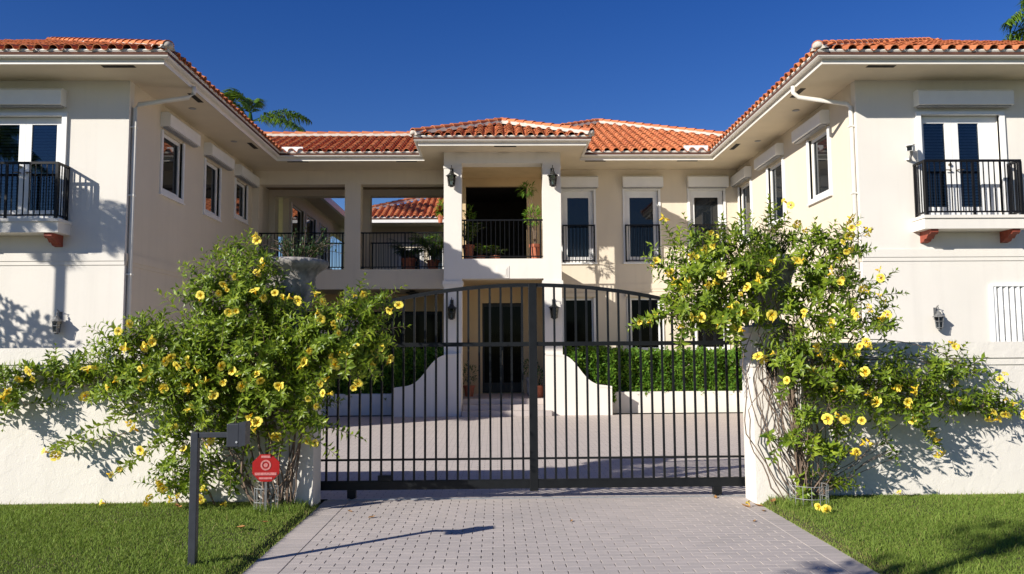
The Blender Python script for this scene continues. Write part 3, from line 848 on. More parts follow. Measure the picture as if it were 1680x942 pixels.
# ------------------------------------------------------------------ garden walls and gate
def garden_wall(x0, x1, px0, px1, base_x, label):
    t = thing('garden_wall', (base_x, 9.55, 0), label, 'wall', 'garden walls either side of the gate')
    y0 = 9.32
    mb = MB().box(x0, x1, y0, y0 + 0.25, -0.1, 1.545).build('wall', M['wall_stucco'], t)
    MB().box(x0, x1, y0 - 0.014, y0 + 0.264, 1.545, 1.625).build('band', M['wall_stucco'], t)
    MB().box(x0, x1, y0 - 0.030, y0 + 0.28, 1.625, 1.815).build('coping', M['wall_stucco'], t)
    p = MB().box(px0, px1, 9.10, 9.50, -0.1, 1.93).build('pillar', M['wall_stucco'], t)
    MB().box(px0 - 0.015, px1 + 0.015, 9.085, 9.535, 1.545, 1.625).build('band', M['wall_stucco'], p)
    MB().box(px0 - 0.04, px1 + 0.04, 9.06, 9.56, 1.93, 2.0).build('cap', M['wall_stucco'], p)
    return t
garden_wall(-16, -2.67, -2.67, -2.07, -2.4, 'pale stucco garden wall and pillar on the left of the gate, behind the keypad post')
garden_wall(3.52, 16, 2.92, 3.52, 3.2, 'pale stucco garden wall and pillar on the right of the gate, under the white shutter')

gate = thing('driveway_gate', (0.4, 9.64, 0), 'tall dark green metal driveway gate with arched top and upright bars', 'gate')
GY = 9.64
arc = lambda x: 2.54 - 0.066 * (x - 0.38) ** 2
gx0, gx1 = -2.22, 3.06
mb = MB().box(gx0, gx1, GY - 0.03, GY + 0.03, 0.115, 0.21); mb.box(gx0, gx1, GY - 0.02, GY + 0.02, 0.21, 0.22)
mb.build('bottom_beam', M['gate'], gate)
MB().box(gx0, gx1, GY - 0.027, GY + 0.027, 1.80, 1.85).build('middle_rail', M['gate'], gate)
MB().box(gx0, gx1, GY - 0.016, GY + 0.016, 0.452, 0.475).build('lower_rail', M['gate'], gate)
mb = MB(); n = 40
for k in range(n):
    xa, xb = gx0 + (gx1 - gx0) * k / n, gx0 + (gx1 - gx0) * (k + 1) / n
    mb.prism([(xa, GY - 0.022, arc(xa) - 0.022), (xb, GY - 0.022, arc(xb) - 0.022), (xb, GY - 0.022, arc(xb) + 0.022), (xa, GY - 0.022, arc(xa) + 0.022)], (0, 0.044, 0))
mb.build('arched_rail', M['gate'], gate)
ps = MB().box(0.383, 0.482, GY - 0.035, GY + 0.035, 0.085, arc(0.43) + 0.015).build('centre_post', M['gate'], gate, bevel=0.004)
MB().box(0.39, 0.475, GY + 0.036, GY + 0.10, 1.18, 1.34).build('lock_box', M['gate'], ps)
for k in range(41):
    x = -2.035 - 0.13 + 0.13 * k
    if 0.36 < x < 0.50 or x > gx1: continue
    inst('bar', BAR['gate'], gate, (x, GY, 0.21), (0.025, 0.025, arc(x) - 0.22))
for x in (gx0 + 0.02, gx1 - 0.02): inst('end_stile', BAR['gate'], gate, (x, GY, 0.1), (0.04, 0.04, arc(x) - 0.11))
for x in (-1.73, 2.62):
    wl = MB().box(x - 0.05, x + 0.05, GY - 0.036, GY + 0.036, 0.02, 0.115).build('wheel_bracket', M['gate'], gate)
    MB().tube([(x, GY - 0.015, 0.045), (x, GY + 0.015, 0.045)], 0.04, 12).build('wheel', M['black'], wl)
MB().box(-1.42, -1.26, GY - 0.04, GY + 0.04, 0.2211, 0.28).build('stop_block', M['gate'], gate)
tag(MB().box(DX0 + .03, DX1 + .1, GY - 0.018, GY + 0.018, -0.02, 0.006).build('gate_track', M['galv']), 'flat steel track in the paving under the sliding gate', 'track')

# ------------------------------------------------------------------ planters, scroll walls, hedges
def planter(x0, x1, s0, s1, label):
    t = thing('planter_wall', ((x0 + x1) / 2, 22.3, 0), label, 'low wall', 'planter walls below the house')
    MB().box(x0, x1, 22.15, 22.40, 0, 0.585).build('wall', M['stucco_white'], t)
    # scroll wall: high beside the column, sweeping down
    pts = []; n = 18
    for k in range(n + 1):
        u = k / n; xx = s0 + (s1 - s0) * (0.16 + 0.72 * u)
        sm = u * u * (3 - 2 * u); pts.append((xx, 1.66 - 0.88 * (0.35 * sm + 0.65 * (1 / (1 + math.exp(-9 * (u - 0.5)))))))
    prof = [(s0, 0), (s0, 1.67)] + pts + [(s1, 0.76), (s1, 0)]
    MB().prism([(a, 21.55, z) for a, z in prof], (0, 0.24, 0)).build('scroll_wall', M['stucco_white'], t)
    mb = MB(); top = [(s0, 1.67)] + pts + [(s1, 0.76)]
    for (a, za), (b, zb) in zip(top, top[1:]):
        mb.prism([(a, 21.535, za - 0.05), (b, 21.535, zb - 0.05), (b, 21.535, zb + 0.012), (a, 21.535, za + 0.012)], (0, 0.27, 0))
    mb.build('coping', M['stucco_white'], t)
planter(3.09, 7.4, 1.30, 3.09, 'low cream planter wall with sweeping scroll end in sun, right of the porch')
planter(-7.4, -2.77, -0.97, -2.77, 'low cream planter wall with sweeping scroll end in shade, left of the porch')

def leaf_box(x0, x1, y0, y1, z0, z1, n, L, W, seed):
    g = np.random.default_rng(seed)
    P = g.uniform((x0, y0, z0), (x1, y1, z1), (n, 3))
    pick = g.integers(0, 5, n)                        # most leaves lie near the clipped faces
    dep = np.abs(g.normal(0, 0.07, n))
    lump = 0.09 * np.sin(P[:, 0] * 5.1) * np.sin(P[:, 2] * 6.3 + P[:, 0] * 2) + 0.05 * np.sin(P[:, 0] * 13 + 1) + g.normal(0, 0.025, n)
    f = pick < 2; P[f, 1] = y0 + dep[f] + lump[f]
    f = (pick == 2) | (pick == 3); P[f, 2] = z1 - dep[f] + lump[f] + (g.random(f.sum()) < 0.04) * g.uniform(0, 0.16, f.sum())
    D = g.normal(0, 0.8, (n, 3)) + np.array([0, -0.6, 0.6])
    U = g.normal(0, 0.5, (n, 3)) + np.array([0, -0.5, 0.8])
    return P, D, U, g.uniform(0.7, 1.2, n) * L, g.uniform(0.7, 1.2, n) * W, np.clip(g.normal(0.5, 0.25, n) + 0.15 * np.sin(P[:, 0] * 3.7 + 1) * np.cos(P[:, 2] * 5), 0, 1)
def hedge(x0, x1, y0, y1, z0, z1, n, label, seed):
    t = thing('hedge', ((x0 + x1) / 2, (y0 + y1) / 2, 0), label, 'hedge', 'clipped hedges below the house')
    g = leaf_box(x0, x1, y0, y1, z0, z1, n, 0.14, 0.072, seed)
    tag(link(bpy.data.objects.new('foliage', leaf_mesh('foliage', *g[:3], g[3], g[4], M['hedge'], g[5], 0.15)), t), kind='stuff')
    mb = MB(); r = random.Random(seed)
    for k in range(int((x1 - x0) * 6)):
        x = r.uniform(x0 + .1, x1 - .1); y = r.uniform(y0 + .15, y1 - .1)
        mb.tube([(x, y, 0), (x + r.uniform(-.1, .1), y, 0.6), (x + r.uniform(-.25, .25), y + r.uniform(-.1, .1), z1 - 0.12)], [0.02, 0.015, 0.006], 5)
    mb.build('branches', M['stem'], t)
hedge(3.15, 7.3, 22.30, 23.3, 0.45, 1.60, 15000, 'clipped green hedge in sunlight behind the right planter wall', 3)
hedge(1.75, 3.2, 21.95, 23.2, 0.3, 1.70, 7000, 'short clipped hedge behind the right scroll wall, beside the porch column', 5)
hedge(-7.3, -2.75, 22.30, 23.3, 0.45, 1.66, 14000, 'dark clipped hedge in deep shade behind the left planter wall', 4)
hedge(-2.8, -1.5, 21.95, 23.2, 0.3, 1.72, 5500, 'short dark hedge behind the left scroll wall, beside the porch column', 6)

# ------------------------------------------------------------------ urns
def urn(x, y, z, label):
    t = thing('stone_urn', (x, y, z), label, 'urn', 'stone urns on the gate pillars')
    prof = [(0.20, 0), (0.20, 0.05), (0.13, 0.08), (0.11, 0.13), (0.15, 0.17), (0.19, 0.25), (0.225, 0.36), (0.25, 0.48), (0.255, 0.58), (0.275, 0.64), (0.33, 0.70), (0.385, 0.74), (0.40, 0.775), (0.39, 0.81), (0.35, 0.82), (0.31, 0.78), (0.28, 0.70), (0.0, 0.68)]
    def wob(k, a):
        if 5 <= k <= 9: return 0.07 * math.sin(3 * a + 0.7) * math.sin(k * 1.3) + 0.08 * max(0, math.sin(7 * a + k)) + 0.05 * math.sin(13 * a + 2 * k)
        if 10 <= k <= 13: return 0.035 * math.sin(22 * a) + 0.02 * math.sin(5 * a)
        return 0.012 * math.sin(5 * a + k)
    MB().lathe(prof, 64, (x, y, z), wob).build('bowl', M['stone'], t, smooth=True)
    MB().box(x - 0.22, x + 0.22, y - 0.22, y + 0.22, z - 0.0, z + 0.03).build('plinth', M['stone'], t, bevel=0.01)
    return t
urn(-2.38, 9.30, 2.0, 'weathered carved stone urn on the left gate pillar, above the yellow bush')
urn(3.20, 9.30, 2.0, 'weathered carved stone urn on the right gate pillar, half hidden by flowers')

# ------------------------------------------------------------------ flowering vines
def flower_mesh(kind, seed):
    """five broad rounded petals on a funnel; opens along +Z"""
    r = random.Random(seed); V, F, T = [], [], []
    def add(p, t): V.append(p); T.append(t); return len(V) - 1
    n = 10
    rings = [(-0.055, 0.006, 0.1), (-0.03, 0.010, 0.1), (-0.012, 0.017, 0.0)]
    base = []
    for z, rad, t in rings: base.append([add((rad * math.cos(2 * math.pi * k / n), rad * math.sin(2 * math.pi * k / n), z), t) for k in range(n)])
    for a, b in zip(base, base[1:]):
        for k in range(n): F.append((a[k], a[(k + 1) % n], b[(k + 1) % n], b[k]))
    op = {'open': 1.0, 'half': 0.78, 'shut': 0.5}[kind]
    for p in range(5):
        a0 = 2 * math.pi * p / 5 + r.uniform(-.08, .08); tw = 0.12; sz = r.uniform(0.92, 1.08)
        rows = []
        for (rad, wd, t, lift) in ((0.015, 0.28, 0.05, 0), (0.033, 0.55, 0.6, 0.004), (0.051, 0.66, 0.9, 0.001), (0.063, 0.38, 1.0, -0.006)):
            row = []
            for s in (-1, 0, 1):
                an = a0 + tw + s * wd * (1 if rad < .06 else 1.0)
                rr = rad * sz * op + 0.004; z = -0.010 + rad * (1.25 - op) * 1.1 + lift * op + (0.006 if s == 1 else -0.003 if s == -1 else 0.003) * rad / .06
                z += r.uniform(-.003, .003) * (rad > .04)
                row.append(add((rr * math.cos(an), rr * math.sin(an), z), t * (0.85 if s else 1)))
            rows.append(row)
        for x, y in zip(rows, rows[1:]):
            for q in (0, 1): F.append((x[q], x[q + 1], y[q + 1], y[q]))
    return np_mesh('flower', V, F, M['petal'], T, True)
FLM = [flower_mesh('open', 1), flower_mesh('open', 2), flower_mesh('half', 3), flower_mesh('open', 4), flower_mesh('half', 5), flower_mesh('shut', 6), flower_mesh('open', 7)]

def bez(p0, p1, p2, n=7):
    p0, p1, p2 = map(np.array, (p0, p1, p2)); t = np.linspace(0, 1, n)[:, None]
    return (1 - t) ** 2 * p0 + 2 * t * (1 - t) * p1 + t * t * p2

def vine(base, label, blobs, flowers, sprigs, canes, seed, keep_off, dens=1.0):
    """blobs: (centre, radii, shoots); flowers: world points; sprigs: (from, to) long arching shoots; canes: bare stems"""
    g = np.random.default_rng(seed); r = random.Random(seed)
    t = thing('flowering_vine', base, label, 'vine', 'yellow flowering vines on the gate pillars')
    P, D, U, L, W, T = [], [], [], [], [], []
    stems = MB()
    def leaves(curve, size=1.0, young=0.0, step=0.042):
        seg = np.diff(curve, axis=0); ln = np.linalg.norm(seg, axis=1); tot = ln.sum(); cum = np.concatenate([[0], np.cumsum(ln)])
        m = max(2, int(tot / step)); ph = g.uniform(0, 6.28)
        for k in range(1, m + 1):
            s = tot * k / m; j = min(np.searchsorted(cum, s) - 1, len(seg) - 1); j = max(j, 0)
            p = curve[j] + seg[j] * (s - cum[j]) / max(ln[j], 1e-6); d = seg[j] / max(ln[j], 1e-6)
            a = np.cross(d, [0.3, 0.2, 1.0]); a /= np.linalg.norm(a) + 1e-9; b = np.cross(d, a)
            q = 3 if r.random() < 0.7 else 2; ph += 1.05
            tip = k / m
            for w_ in range(q):
                an = ph + 2 * math.pi * w_ / q + g.normal(0, 0.2)
                o = a * math.cos(an) + b * math.sin(an)
                fwd = 0.55 + 0.9 * (tip > 0.9)
                dd = o + d * fwd + np.array([0, 0, 0.12])
                P.append(p); D.append(dd); U.append(d * 0.8 - o * 0.25 + np.array([0, -0.15, 0.55]) + g.normal(0, 0.15, 3))
                sz = size * g.uniform(0.75, 1.2) * (1 - 0.45 * max(0, tip - 0.75) / 0.25)
                L.append(0.104 * sz); W.append(0.040 * sz * g.uniform(.85, 1.2))
                T.append(np.clip(g.normal(0.42, 0.17) + young + 0.35 * max(0, tip - 0.65), 0, 1))
    def ok(p):
        if keep_off(p): return False
        return True
    for (c, rad, ns) in blobs:
        c, rad = np.array(c), np.array(rad)
        for k in range(int(ns * dens)):
            v = g.normal(0, 1, 3); v /= np.linalg.norm(v)
            v[1] = -abs(v[1]) if r.random() < 0.75 else v[1]
            s = c + v * rad * g.uniform(0.30, 0.80)
            d = unit(v * (rad / rad.max()) * 0.8 + np.array([0, -0.12, 0.32]) + g.normal(0, 0.35, 3))
            ln = g.uniform(0.22, 0.48) * min(1, 0.5 + rad.max())
            e = s + d * ln + np.array([0, 0, -0.10 * ln])
            mid = s + d * ln * 0.5 + np.array([0, 0, 0.05]) * g.uniform(0, 1)
            if not (ok(e) and ok(s)): continue
            cv = bez(s, mid, e, 6); leaves(cv, 1.0, 0.08 * g.normal()); stems.tube(cv, [0.004, .0036, .003, .0026, .002, .0015], 3, False)
            if r.random() < 0.4:                        # thin twig back to the heart of the clump
                stems.tube(bez(c + g.normal(0, .08, 3), (c + s) / 2 + g.normal(0, 0.06, 3), s, 5), [0.006, .006, .005, .005, .004], 3, False)
    for (s, e, sag, young) in sprigs:
        s, e = np.array(s, float), np.array(e, float); mid = (s + e) / 2 + np.array([0, -0.03, sag])
        cv = bez(s, mid, e, 9); leaves(cv, 1.0, young, 0.05); stems.tube(cv, list(np.linspace(0.006, 0.002, 9)), 4, False)
    for f in flowers:                                  # every flower ends a leafy shoot
        f = np.array(f); best = min(blobs, key=lambda q: np.linalg.norm((f - np.array(q[0])) / np.array(q[1])))
        c = np.array(best[0]); dd = f - c; ln = np.linalg.norm(dd); s = f - dd / max(ln, 1e-6) * min(0.35, ln * 0.8)
        e = f + np.array([0, 0.03, -0.02]); cv = bez(s, (s + e) / 2 + np.array([0, 0, 0.05]), e, 5)
        leaves(cv, 0.95, 0.0, 0.05); stems.tube(cv, 0.003, 3, False)
    for pts, r0, r1 in canes:
        stems.tube(pts, list(np.linspace(r0, r1, len(pts))), 6)
    flowers = [tuple(np.array(f) - (0, 0.10, 0)) for f in flowers]
    flowers += [tuple(np.array(f) + (r.uniform(-.10, .10), r.uniform(-.03, .06), r.uniform(-.09, .09))) for f in flowers if r.random() < 0.95]
    tag(link(bpy.data.objects.new('foliage', leaf_mesh('foliage', P, D, U, L, W, M['leaf'], T, 0.22)), t), kind='stuff')
    stems.build('stems', M['stem'], t, smooth=True)
    for k, f in enumerate(flowers):
        me = FLM[r.choice([0, 1, 2, 2, 3, 3, 4, 4, 5, 6, 6])]
        v = Vector((r.uniform(-1.1, 1.1), -1.0 + r.uniform(-.1, 1.0), r.uniform(-0.75, 0.7))).normalized()
        q = v.to_track_quat('Z', 'Y').to_euler(); q.rotate_axis('Z', r.uniform(0, 6.28))
        o = inst('flower', me, t, f, [r.choice([0.58, 0.68, 0.76, 0.84, 0.95]) * r.uniform(0.9, 1.1)] * 3); o.rotation_euler = q
    return t

def cane(g, p0, p1, wig, n=12, bow=(0, 0, 0)):
    p0, p1 = np.array(p0, float), np.array(p1, float); t = np.linspace(0, 1, n)[:, None]
    c = p0 + (p1 - p0) * t + 4 * t * (1 - t) * np.array(bow)
    w = np.cumsum(g.normal(0, wig, (n, 3)), axis=0); w -= t * w[-1]; w[0] = 0
    return [tuple(x) for x in c + w]

FL_L=[(-5.40,9.05,1.34),(-5.40,9.05,1.23),(-5.57,9.05,1.13),(-5.51,9.05,0.94),(-5.13,9.05,1.47),(-5.28,9.05,1.47),(-4.97,9.05,0.68),(-4.55,9.05,1.28),(-4.18,8.50,1.60),(-3.96,8.50,1.47),(-3.90,8.50,1.80),(-3.67,8.50,1.84),(-3.60,8.50,1.90),(-3.67,8.50,1.62),(-3.64,8.50,1.50),(-3.71,8.50,1.39),(-3.47,8.50,1.39),(-3.46,8.50,1.66),(-3.33,8.50,1.61),(-3.13,8.50,1.56),(-3.22,8.50,1.38),(-3.11,8.50,1.44),(-2.88,8.50,1.61),(-2.86,8.50,1.44),(-2.70,8.50,1.53),(-2.66,8.50,1.40),(-2.95,8.50,1.31),(-3.22,8.50,1.16),(-3.37,8.50,0.98),(-3.82,8.50,1.03),(-3.80,8.75,0.72),(-4.11,8.75,0.47),(-3.61,8.75,0.39),(-3.69,8.75,0.23),(-3.55,8.75,0.31),(-3.39,8.75,0.24),(-3.34,8.75,0.73),(-3.09,8.75,0.76),(-3.12,8.75,0.31),(-3.16,8.75,0.21),(-2.57,8.50,1.09),(-2.56,8.50,1.01),(-3.95,8.50,1.98),(-2.61,8.70,3.01),(-2.53,8.70,2.67),(-2.57,8.70,2.58),(-3.11,8.50,2.35),(-2.87,8.50,2.46),(-2.84,8.50,2.40),(-2.74,8.50,2.18),(-2.55,8.50,2.40),(-2.25,8.50,2.32),(-2.09,8.50,2.29),(-1.91,8.50,2.37),(-1.44,8.70,2.37),(-1.15,8.70,2.19),(-1.85,8.50,2.09),(-1.72,8.50,2.05),(-1.66,8.50,1.94),(-1.43,8.70,1.88),(-1.97,8.50,1.76),(-2.02,8.50,1.66),(-2.07,8.50,1.59),(-1.74,8.50,1.71),(-1.64,8.50,1.73),(-1.48,8.50,1.81),(-1.24,8.70,1.79),(-1.17,8.70,1.63),(-1.33,8.70,1.60),(-1.78,8.50,1.47),(-1.45,8.50,1.42),(-2.28,8.50,1.40),(-2.51,8.50,1.53),(-3.02,8.50,1.46),(-2.03,8.75,0.80),(-1.97,8.50,1.26),(-1.82,8.50,1.32),(-2.42,8.75,0.85)]
FL_R=[(1.90,8.80,3.18),(2.36,8.80,3.04),(1.71,8.80,2.67),(1.92,8.80,2.60),(1.96,8.80,2.51),(2.04,8.80,2.43),(2.11,8.80,2.52),(2.05,8.80,2.34),(2.35,8.60,2.46),(2.44,8.60,2.53),(2.16,8.60,2.73),(2.34,8.60,2.86),(2.98,8.60,2.69),(3.33,8.60,2.72),(3.21,8.80,3.38),(3.34,8.80,3.13),(2.83,8.60,2.51),(2.63,8.60,2.33),(2.60,8.60,2.13),(2.95,8.60,2.11),(2.51,8.60,2.20),(2.19,8.60,2.09),(1.75,8.80,2.12),(1.56,8.80,2.06),(2.01,8.80,2.01),(2.38,8.60,2.00),(2.62,8.60,1.95),(3.30,8.60,2.10),(3.88,8.60,2.09),(4.02,8.60,2.15),(4.30,8.80,2.11),(3.61,8.60,1.97),(3.74,8.60,2.50),(3.62,8.60,2.56),(3.95,8.60,2.39),(4.23,8.80,2.33),(3.85,8.60,2.82),(3.79,8.60,2.79),(3.92,8.80,2.99),(3.91,8.80,3.14),(4.03,8.80,3.13),(4.13,8.80,3.07),(4.25,8.80,2.52),(2.95,8.60,1.70),(3.46,8.60,1.68),(3.62,8.60,1.64),(3.34,8.60,1.53),(3.09,8.60,1.41),(2.79,8.60,1.67),(3.61,8.60,1.32),(3.95,8.60,1.46),(3.62,8.60,1.05),(3.70,8.60,0.99),(3.88,8.60,0.98),(3.80,8.60,0.63),(3.95,8.60,0.75),(4.40,8.80,1.32),(4.58,8.80,1.30),(4.49,8.80,1.10),(4.88,9.05,1.07),(4.53,8.80,0.96),(4.86,9.05,0.79),(4.99,9.05,0.57),(5.21,9.05,1.16),(5.17,9.05,1.37),(5.19,9.05,1.76),(5.74,9.05,1.45),(5.59,9.05,1.02),(5.72,9.05,0.99),(5.94,9.05,1.00),(5.82,9.05,1.12),(3.99,8.60,1.77),(3.89,8.60,1.77),(4.14,8.80,1.16)]
BL = [((-2.62, 8.78, 1.62), (0.95, 0.36, 0.62), 210), ((-3.72, 8.80, 1.66), (0.55, 0.30, 0.42), 100), ((-2.85, 8.85, 2.28), (0.52, 0.32, 0.42), 110),
      ((-1.70, 8.80, 1.85), (0.50, 0.32, 0.42), 95), ((-2.40, 8.80, 1.20), (0.62, 0.30, 0.34), 62), ((-3.22, 8.82, 1.26), (0.52, 0.26, 0.36), 52),
      ((-3.42, 8.95, 0.60), (0.28, 0.14, 0.40), 22), ((-2.95, 8.95, 0.66), (0.20, 0.14, 0.42), 26), ((-3.45, 9.0, 0.28), (0.35, 0.14, 0.14), 16),
      ((-2.85, 9.15, 2.78), (0.34, 0.18, 0.16), 20), ((-1.45, 8.95, 2.22), (0.22, 0.16, 0.22), 20),
      ((-5.0, 9.18, 1.48), (0.62, 0.08, 0.11), 30), ((-5.5, 9.16, 1.28), (0.34, 0.10, 0.24), 24), ((-4.45, 9.15, 1.42), (0.35, 0.10, 0.12), 14), ((-4.15, 9.0, 1.25), (0.3, 0.12, 0.16), 9)]
SPL = [((-1.6, 8.8, 2.0), (-1.02, 8.75, 2.46), 0.06, 0.1), ((-1.5, 8.8, 1.9), (-0.98, 8.75, 2.02), 0.05, 0.1), ((-1.6, 8.85, 2.1), (-1.46, 8.8, 2.58), 0.03, 0.2), ((-1.5, 8.8, 1.95), (-1.12, 8.8, 2.22), 0.05, 0.1),
       ((-3.0, 8.9, 2.3), (-3.12, 8.85, 2.92), 0.03, 0.2), ((-2.9, 8.9, 2.4), (-2.72, 8.8, 3.02), 0.03, 0.2), ((-3.3, 8.85, 2.0), (-3.72, 8.8, 2.42), 0.04, 0.2), ((-3.8, 8.8, 1.8), (-4.28, 8.8, 1.92), 0.05, 0.1),
       ((-2.2, 8.7, 1.0), (-1.45, 8.75, 0.80), 0.08, 0.0), ((-2.1, 8.75, 0.9), (-1.75, 8.8, 0.62), 0.04, 0.0), ((-4.0, 9.1, 1.1), (-4.95, 9.2, 0.72), 0.06, 0.1), ((-4.2, 9.2, 0.85), (-5.05, 9.2, 0.70), -0.03, 0.1),
       ((-3.6, 8.9, 0.8), (-4.15, 9.0, 0.45), 0.06, 0.0), ((-3.4, 8.9, 1.0), (-3.85, 9.0, 0.62), 0.06, 0.0), ((-3.0, 8.85, 0.5), (-2.66, 8.85, 0.36), 0.06, -0.1), ((-3.7, 8.9, 1.3), (-4.3, 9.1, 1.05), 0.05, 0.0), ((-1.9, 8.8, 2.0), (-1.72, 8.8, 2.35), 0.03, 0.2)]
g = np.random.default_rng(5); CL = []
for k in range(16):
    b = (-2.50 + g.uniform(-.12, .16), 8.93 + g.uniform(-.07, .07), 0.0); e = (-2.75 + g.uniform(-.75, .75), 8.85, g.uniform(1.0, 1.6))
    CL.append((cane(g, b, e, 0.018, 12, (g.uniform(-.15, .12), 0, 0)), 0.015 * g.uniform(.5, 1.1), 0.006))
for k in range(8): CL.append((cane(g, (-2.35 + g.uniform(-.1, .1), 9.0, 0), (-2.2 + g.uniform(-.12, .12), 8.98, g.uniform(1.2, 1.9)), 0.012, 10), 0.009, 0.005))
for k in range(6): CL.append((cane(g, (-3.4 + g.uniform(-.3, .3), 9.1, 0.02), (-3.3 + g.uniform(-.4, .4), 8.95, g.uniform(0.6, 1.2)), 0.015, 9), 0.007, 0.004))
for k in range(4): CL.append((cane(g, (-3.9, 9.05, 1.2 + .1 * k), (-5.3, 9.22, 1.3 + .06 * k), 0.012, 9, (0, 0, 0.12)), 0.006, 0.003))
CL.append((cane(g, (-2.62, 8.9, 0.05), (-2.62, 8.8, 0.98), 0.008, 12, (-0.16, 0, 0)), 0.016, 0.011))
def off_l(p): return p[1] > 9.29 or p[2] < 0.07 or (p[1] > 9.07 and -2.72 < p[0] < -2.04 and p[2] < 2.0)
vine((-2.5, 8.93, 0), 'large yellow flowering vine covering the left gate pillar, trailing along the wall to the left', BL, FL_L, SPL, CL, 21, off_l)

BR = [((2.52, 8.92, 2.66), (0.58, 0.28, 0.42), 105), ((2.05, 8.95, 2.62), (0.34, 0.2, 0.42), 42), ((3.15, 9.15, 3.02), (0.22, 0.18, 0.30), 26), ((3.72, 8.98, 2.78), (0.36, 0.2, 0.32), 52), ((3.72, 8.9, 2.40), (0.36, 0.22, 0.28), 48),
      ((2.05, 8.85, 2.12), (0.36, 0.2, 0.16), 34), ((2.62, 8.85, 2.16), (0.46, 0.25, 0.24), 56), ((3.92, 8.85, 1.98), (0.46, 0.16, 0.15), 36), ((3.40, 8.72, 1.58), (0.46, 0.22, 0.24), 58),
      ((4.12, 8.92, 1.34), (0.66, 0.18, 0.24), 66), ((4.70, 9.0, 1.22), (0.40, 0.16, 0.22), 36), ((5.12, 9.12, 1.42), (0.26, 0.14, 0.22), 26), ((5.55, 9.15, 1.08), (0.34, 0.12, 0.12), 24), ((3.62, 8.8, 0.98), (0.36, 0.18, 0.22), 20),
      ((3.15, 8.85, 0.70), (0.26, 0.1, 0.10), 10), ((3.90, 8.95, 0.62), (0.34, 0.16, 0.2), 12), ((3.45, 8.9, 2.2), (0.28, 0.2, 0.3), 22), ((3.62, 9.0, 0.20), (0.3, 0.12, 0.12), 12), ((2.88, 8.8, 2.42), (0.3, 0.2, 0.2), 24)]
SPR = [((3.15, 9.15, 2.95), (3.18, 9.12, 3.52), 0.0, 0.25), ((3.12, 9.1, 2.95), (3.36, 9.05, 3.30), 0.04, 0.2), ((3.1, 9.15, 3.0), (3.16, 9.1, 3.36), 0.0, 0.2), ((3.5, 8.95, 2.7), (3.62, 8.9, 3.20), 0.02, 0.2), ((3.7, 8.95, 2.8), (4.14, 8.9, 3.22), 0.04, 0.15), ((3.8, 8.95, 2.7), (4.22, 8.9, 3.08), 0.05, 0.15),
       ((3.6, 8.9, 2.0), (4.52, 8.9, 2.62), 0.0, 0.0), ((3.9, 8.9, 2.2), (4.58, 8.85, 2.36), 0.08, 0.0), ((3.9, 8.9, 1.95), (4.42, 8.85, 2.06), 0.06, 0.0), ((2.2, 8.9, 2.6), (1.86, 8.85, 3.18), 0.03, 0.1), ((2.2, 8.9, 2.5), (1.72, 8.85, 2.72), 0.07, 0.1), ((2.25, 8.9, 2.8), (2.12, 8.88, 3.26), 0.02, 0.2), ((2.5, 8.9, 2.8), (2.56, 8.9, 3.26), 0.02, 0.2), ((2.3, 8.85, 2.1), (1.55, 8.85, 2.02), 0.09, 0.0),
       ((4.3, 8.95, 1.5), (5.2, 9.05, 1.80), 0.02, 0.1), ((4.8, 9.05, 1.3), (5.6, 9.15, 1.50), 0.05, 0.0), ((4.9, 9.1, 1.2), (6.0, 9.2, 1.02), 0.10, 0.0), ((5.0, 9.1, 1.1), (5.9, 9.2, 0.95), 0.06, 0.0), ((4.5, 9.0, 1.1), (5.05, 9.1, 0.62), 0.06, 0.0), ((2.98, 8.9, 0.85), (3.45, 8.8, 0.62), -0.06, 0.1), ((4.2, 9.0, 1.0), (4.55, 9.1, 0.45), 0.05, -0.1), ((3.4, 8.85, 0.3), (3.85, 8.9, 0.55), 0.05, 0.0), ((5.4, 9.12, 1.5), (5.62, 9.12, 1.62), 0.03, 0.0)]
CR = []
for k in range(26):
    b = (3.42 + g.uniform(-.24, .16), 8.93 + g.uniform(-.06, .06), 0.0); e = (3.15 + g.uniform(-.28, .55), 8.92 + g.uniform(-.08, .1), g.uniform(1.5, 2.5))
    CR.append((cane(g, b, e, 0.024, 14, (g.uniform(-.36, .30), g.uniform(-.08, 0.02), 0)), 0.009 * g.uniform(.5, 1.2), 0.004))
for k in range(16):
    z = g.uniform(0.8, 1.9); CR.append((cane(g, (3.08 + g.uniform(-.12, .1), 8.98, z + .5), (3.35 + g.uniform(-.1, .4), 8.86, z - .7), 0.03, 12, (g.uniform(-.18, .08), 0, 0)), 0.006, 0.0035))
for k in range(9): CR.append((cane(g, (3.4, 8.9, 1.2 + .08 * k), (4.7 + .1 * k, 9.08, 1.25 + .03 * k), 0.02, 10, (0, 0, 0.12)), 0.007, 0.003))
for k in range(8): CR.append((cane(g, (3.5 + g.uniform(-.1, .1), 8.95, 0.1), (4.0 + g.uniform(-.1, .6), 9.05, g.uniform(0.5, 1.1)), 0.02, 9), 0.006, 0.003))
CR.append((cane(g, (3.40, 8.92, 0), (3.30, 8.95, 2.0), 0.01, 14, (-0.02, 0, 0)), 0.042, 0.03))
CR.append((cane(g, (2.98, 8.96, 1.7), (3.3, 8.9, 0.35), 0.012, 14, (-0.22, 0, 0)), 0.005, 0.004))
def off_r(p): return p[1] > 9.29 or p[2] < 0.07 or (p[1] > 9.07 and 2.89 < p[0] < 3.55 and p[2] < 2.0)
vine((3.4, 8.93, 0), 'tall yellow flowering vine with bare tangled stems covering the right gate pillar', BR, FL_R, SPR, CR, 22, off_r, 0.72)
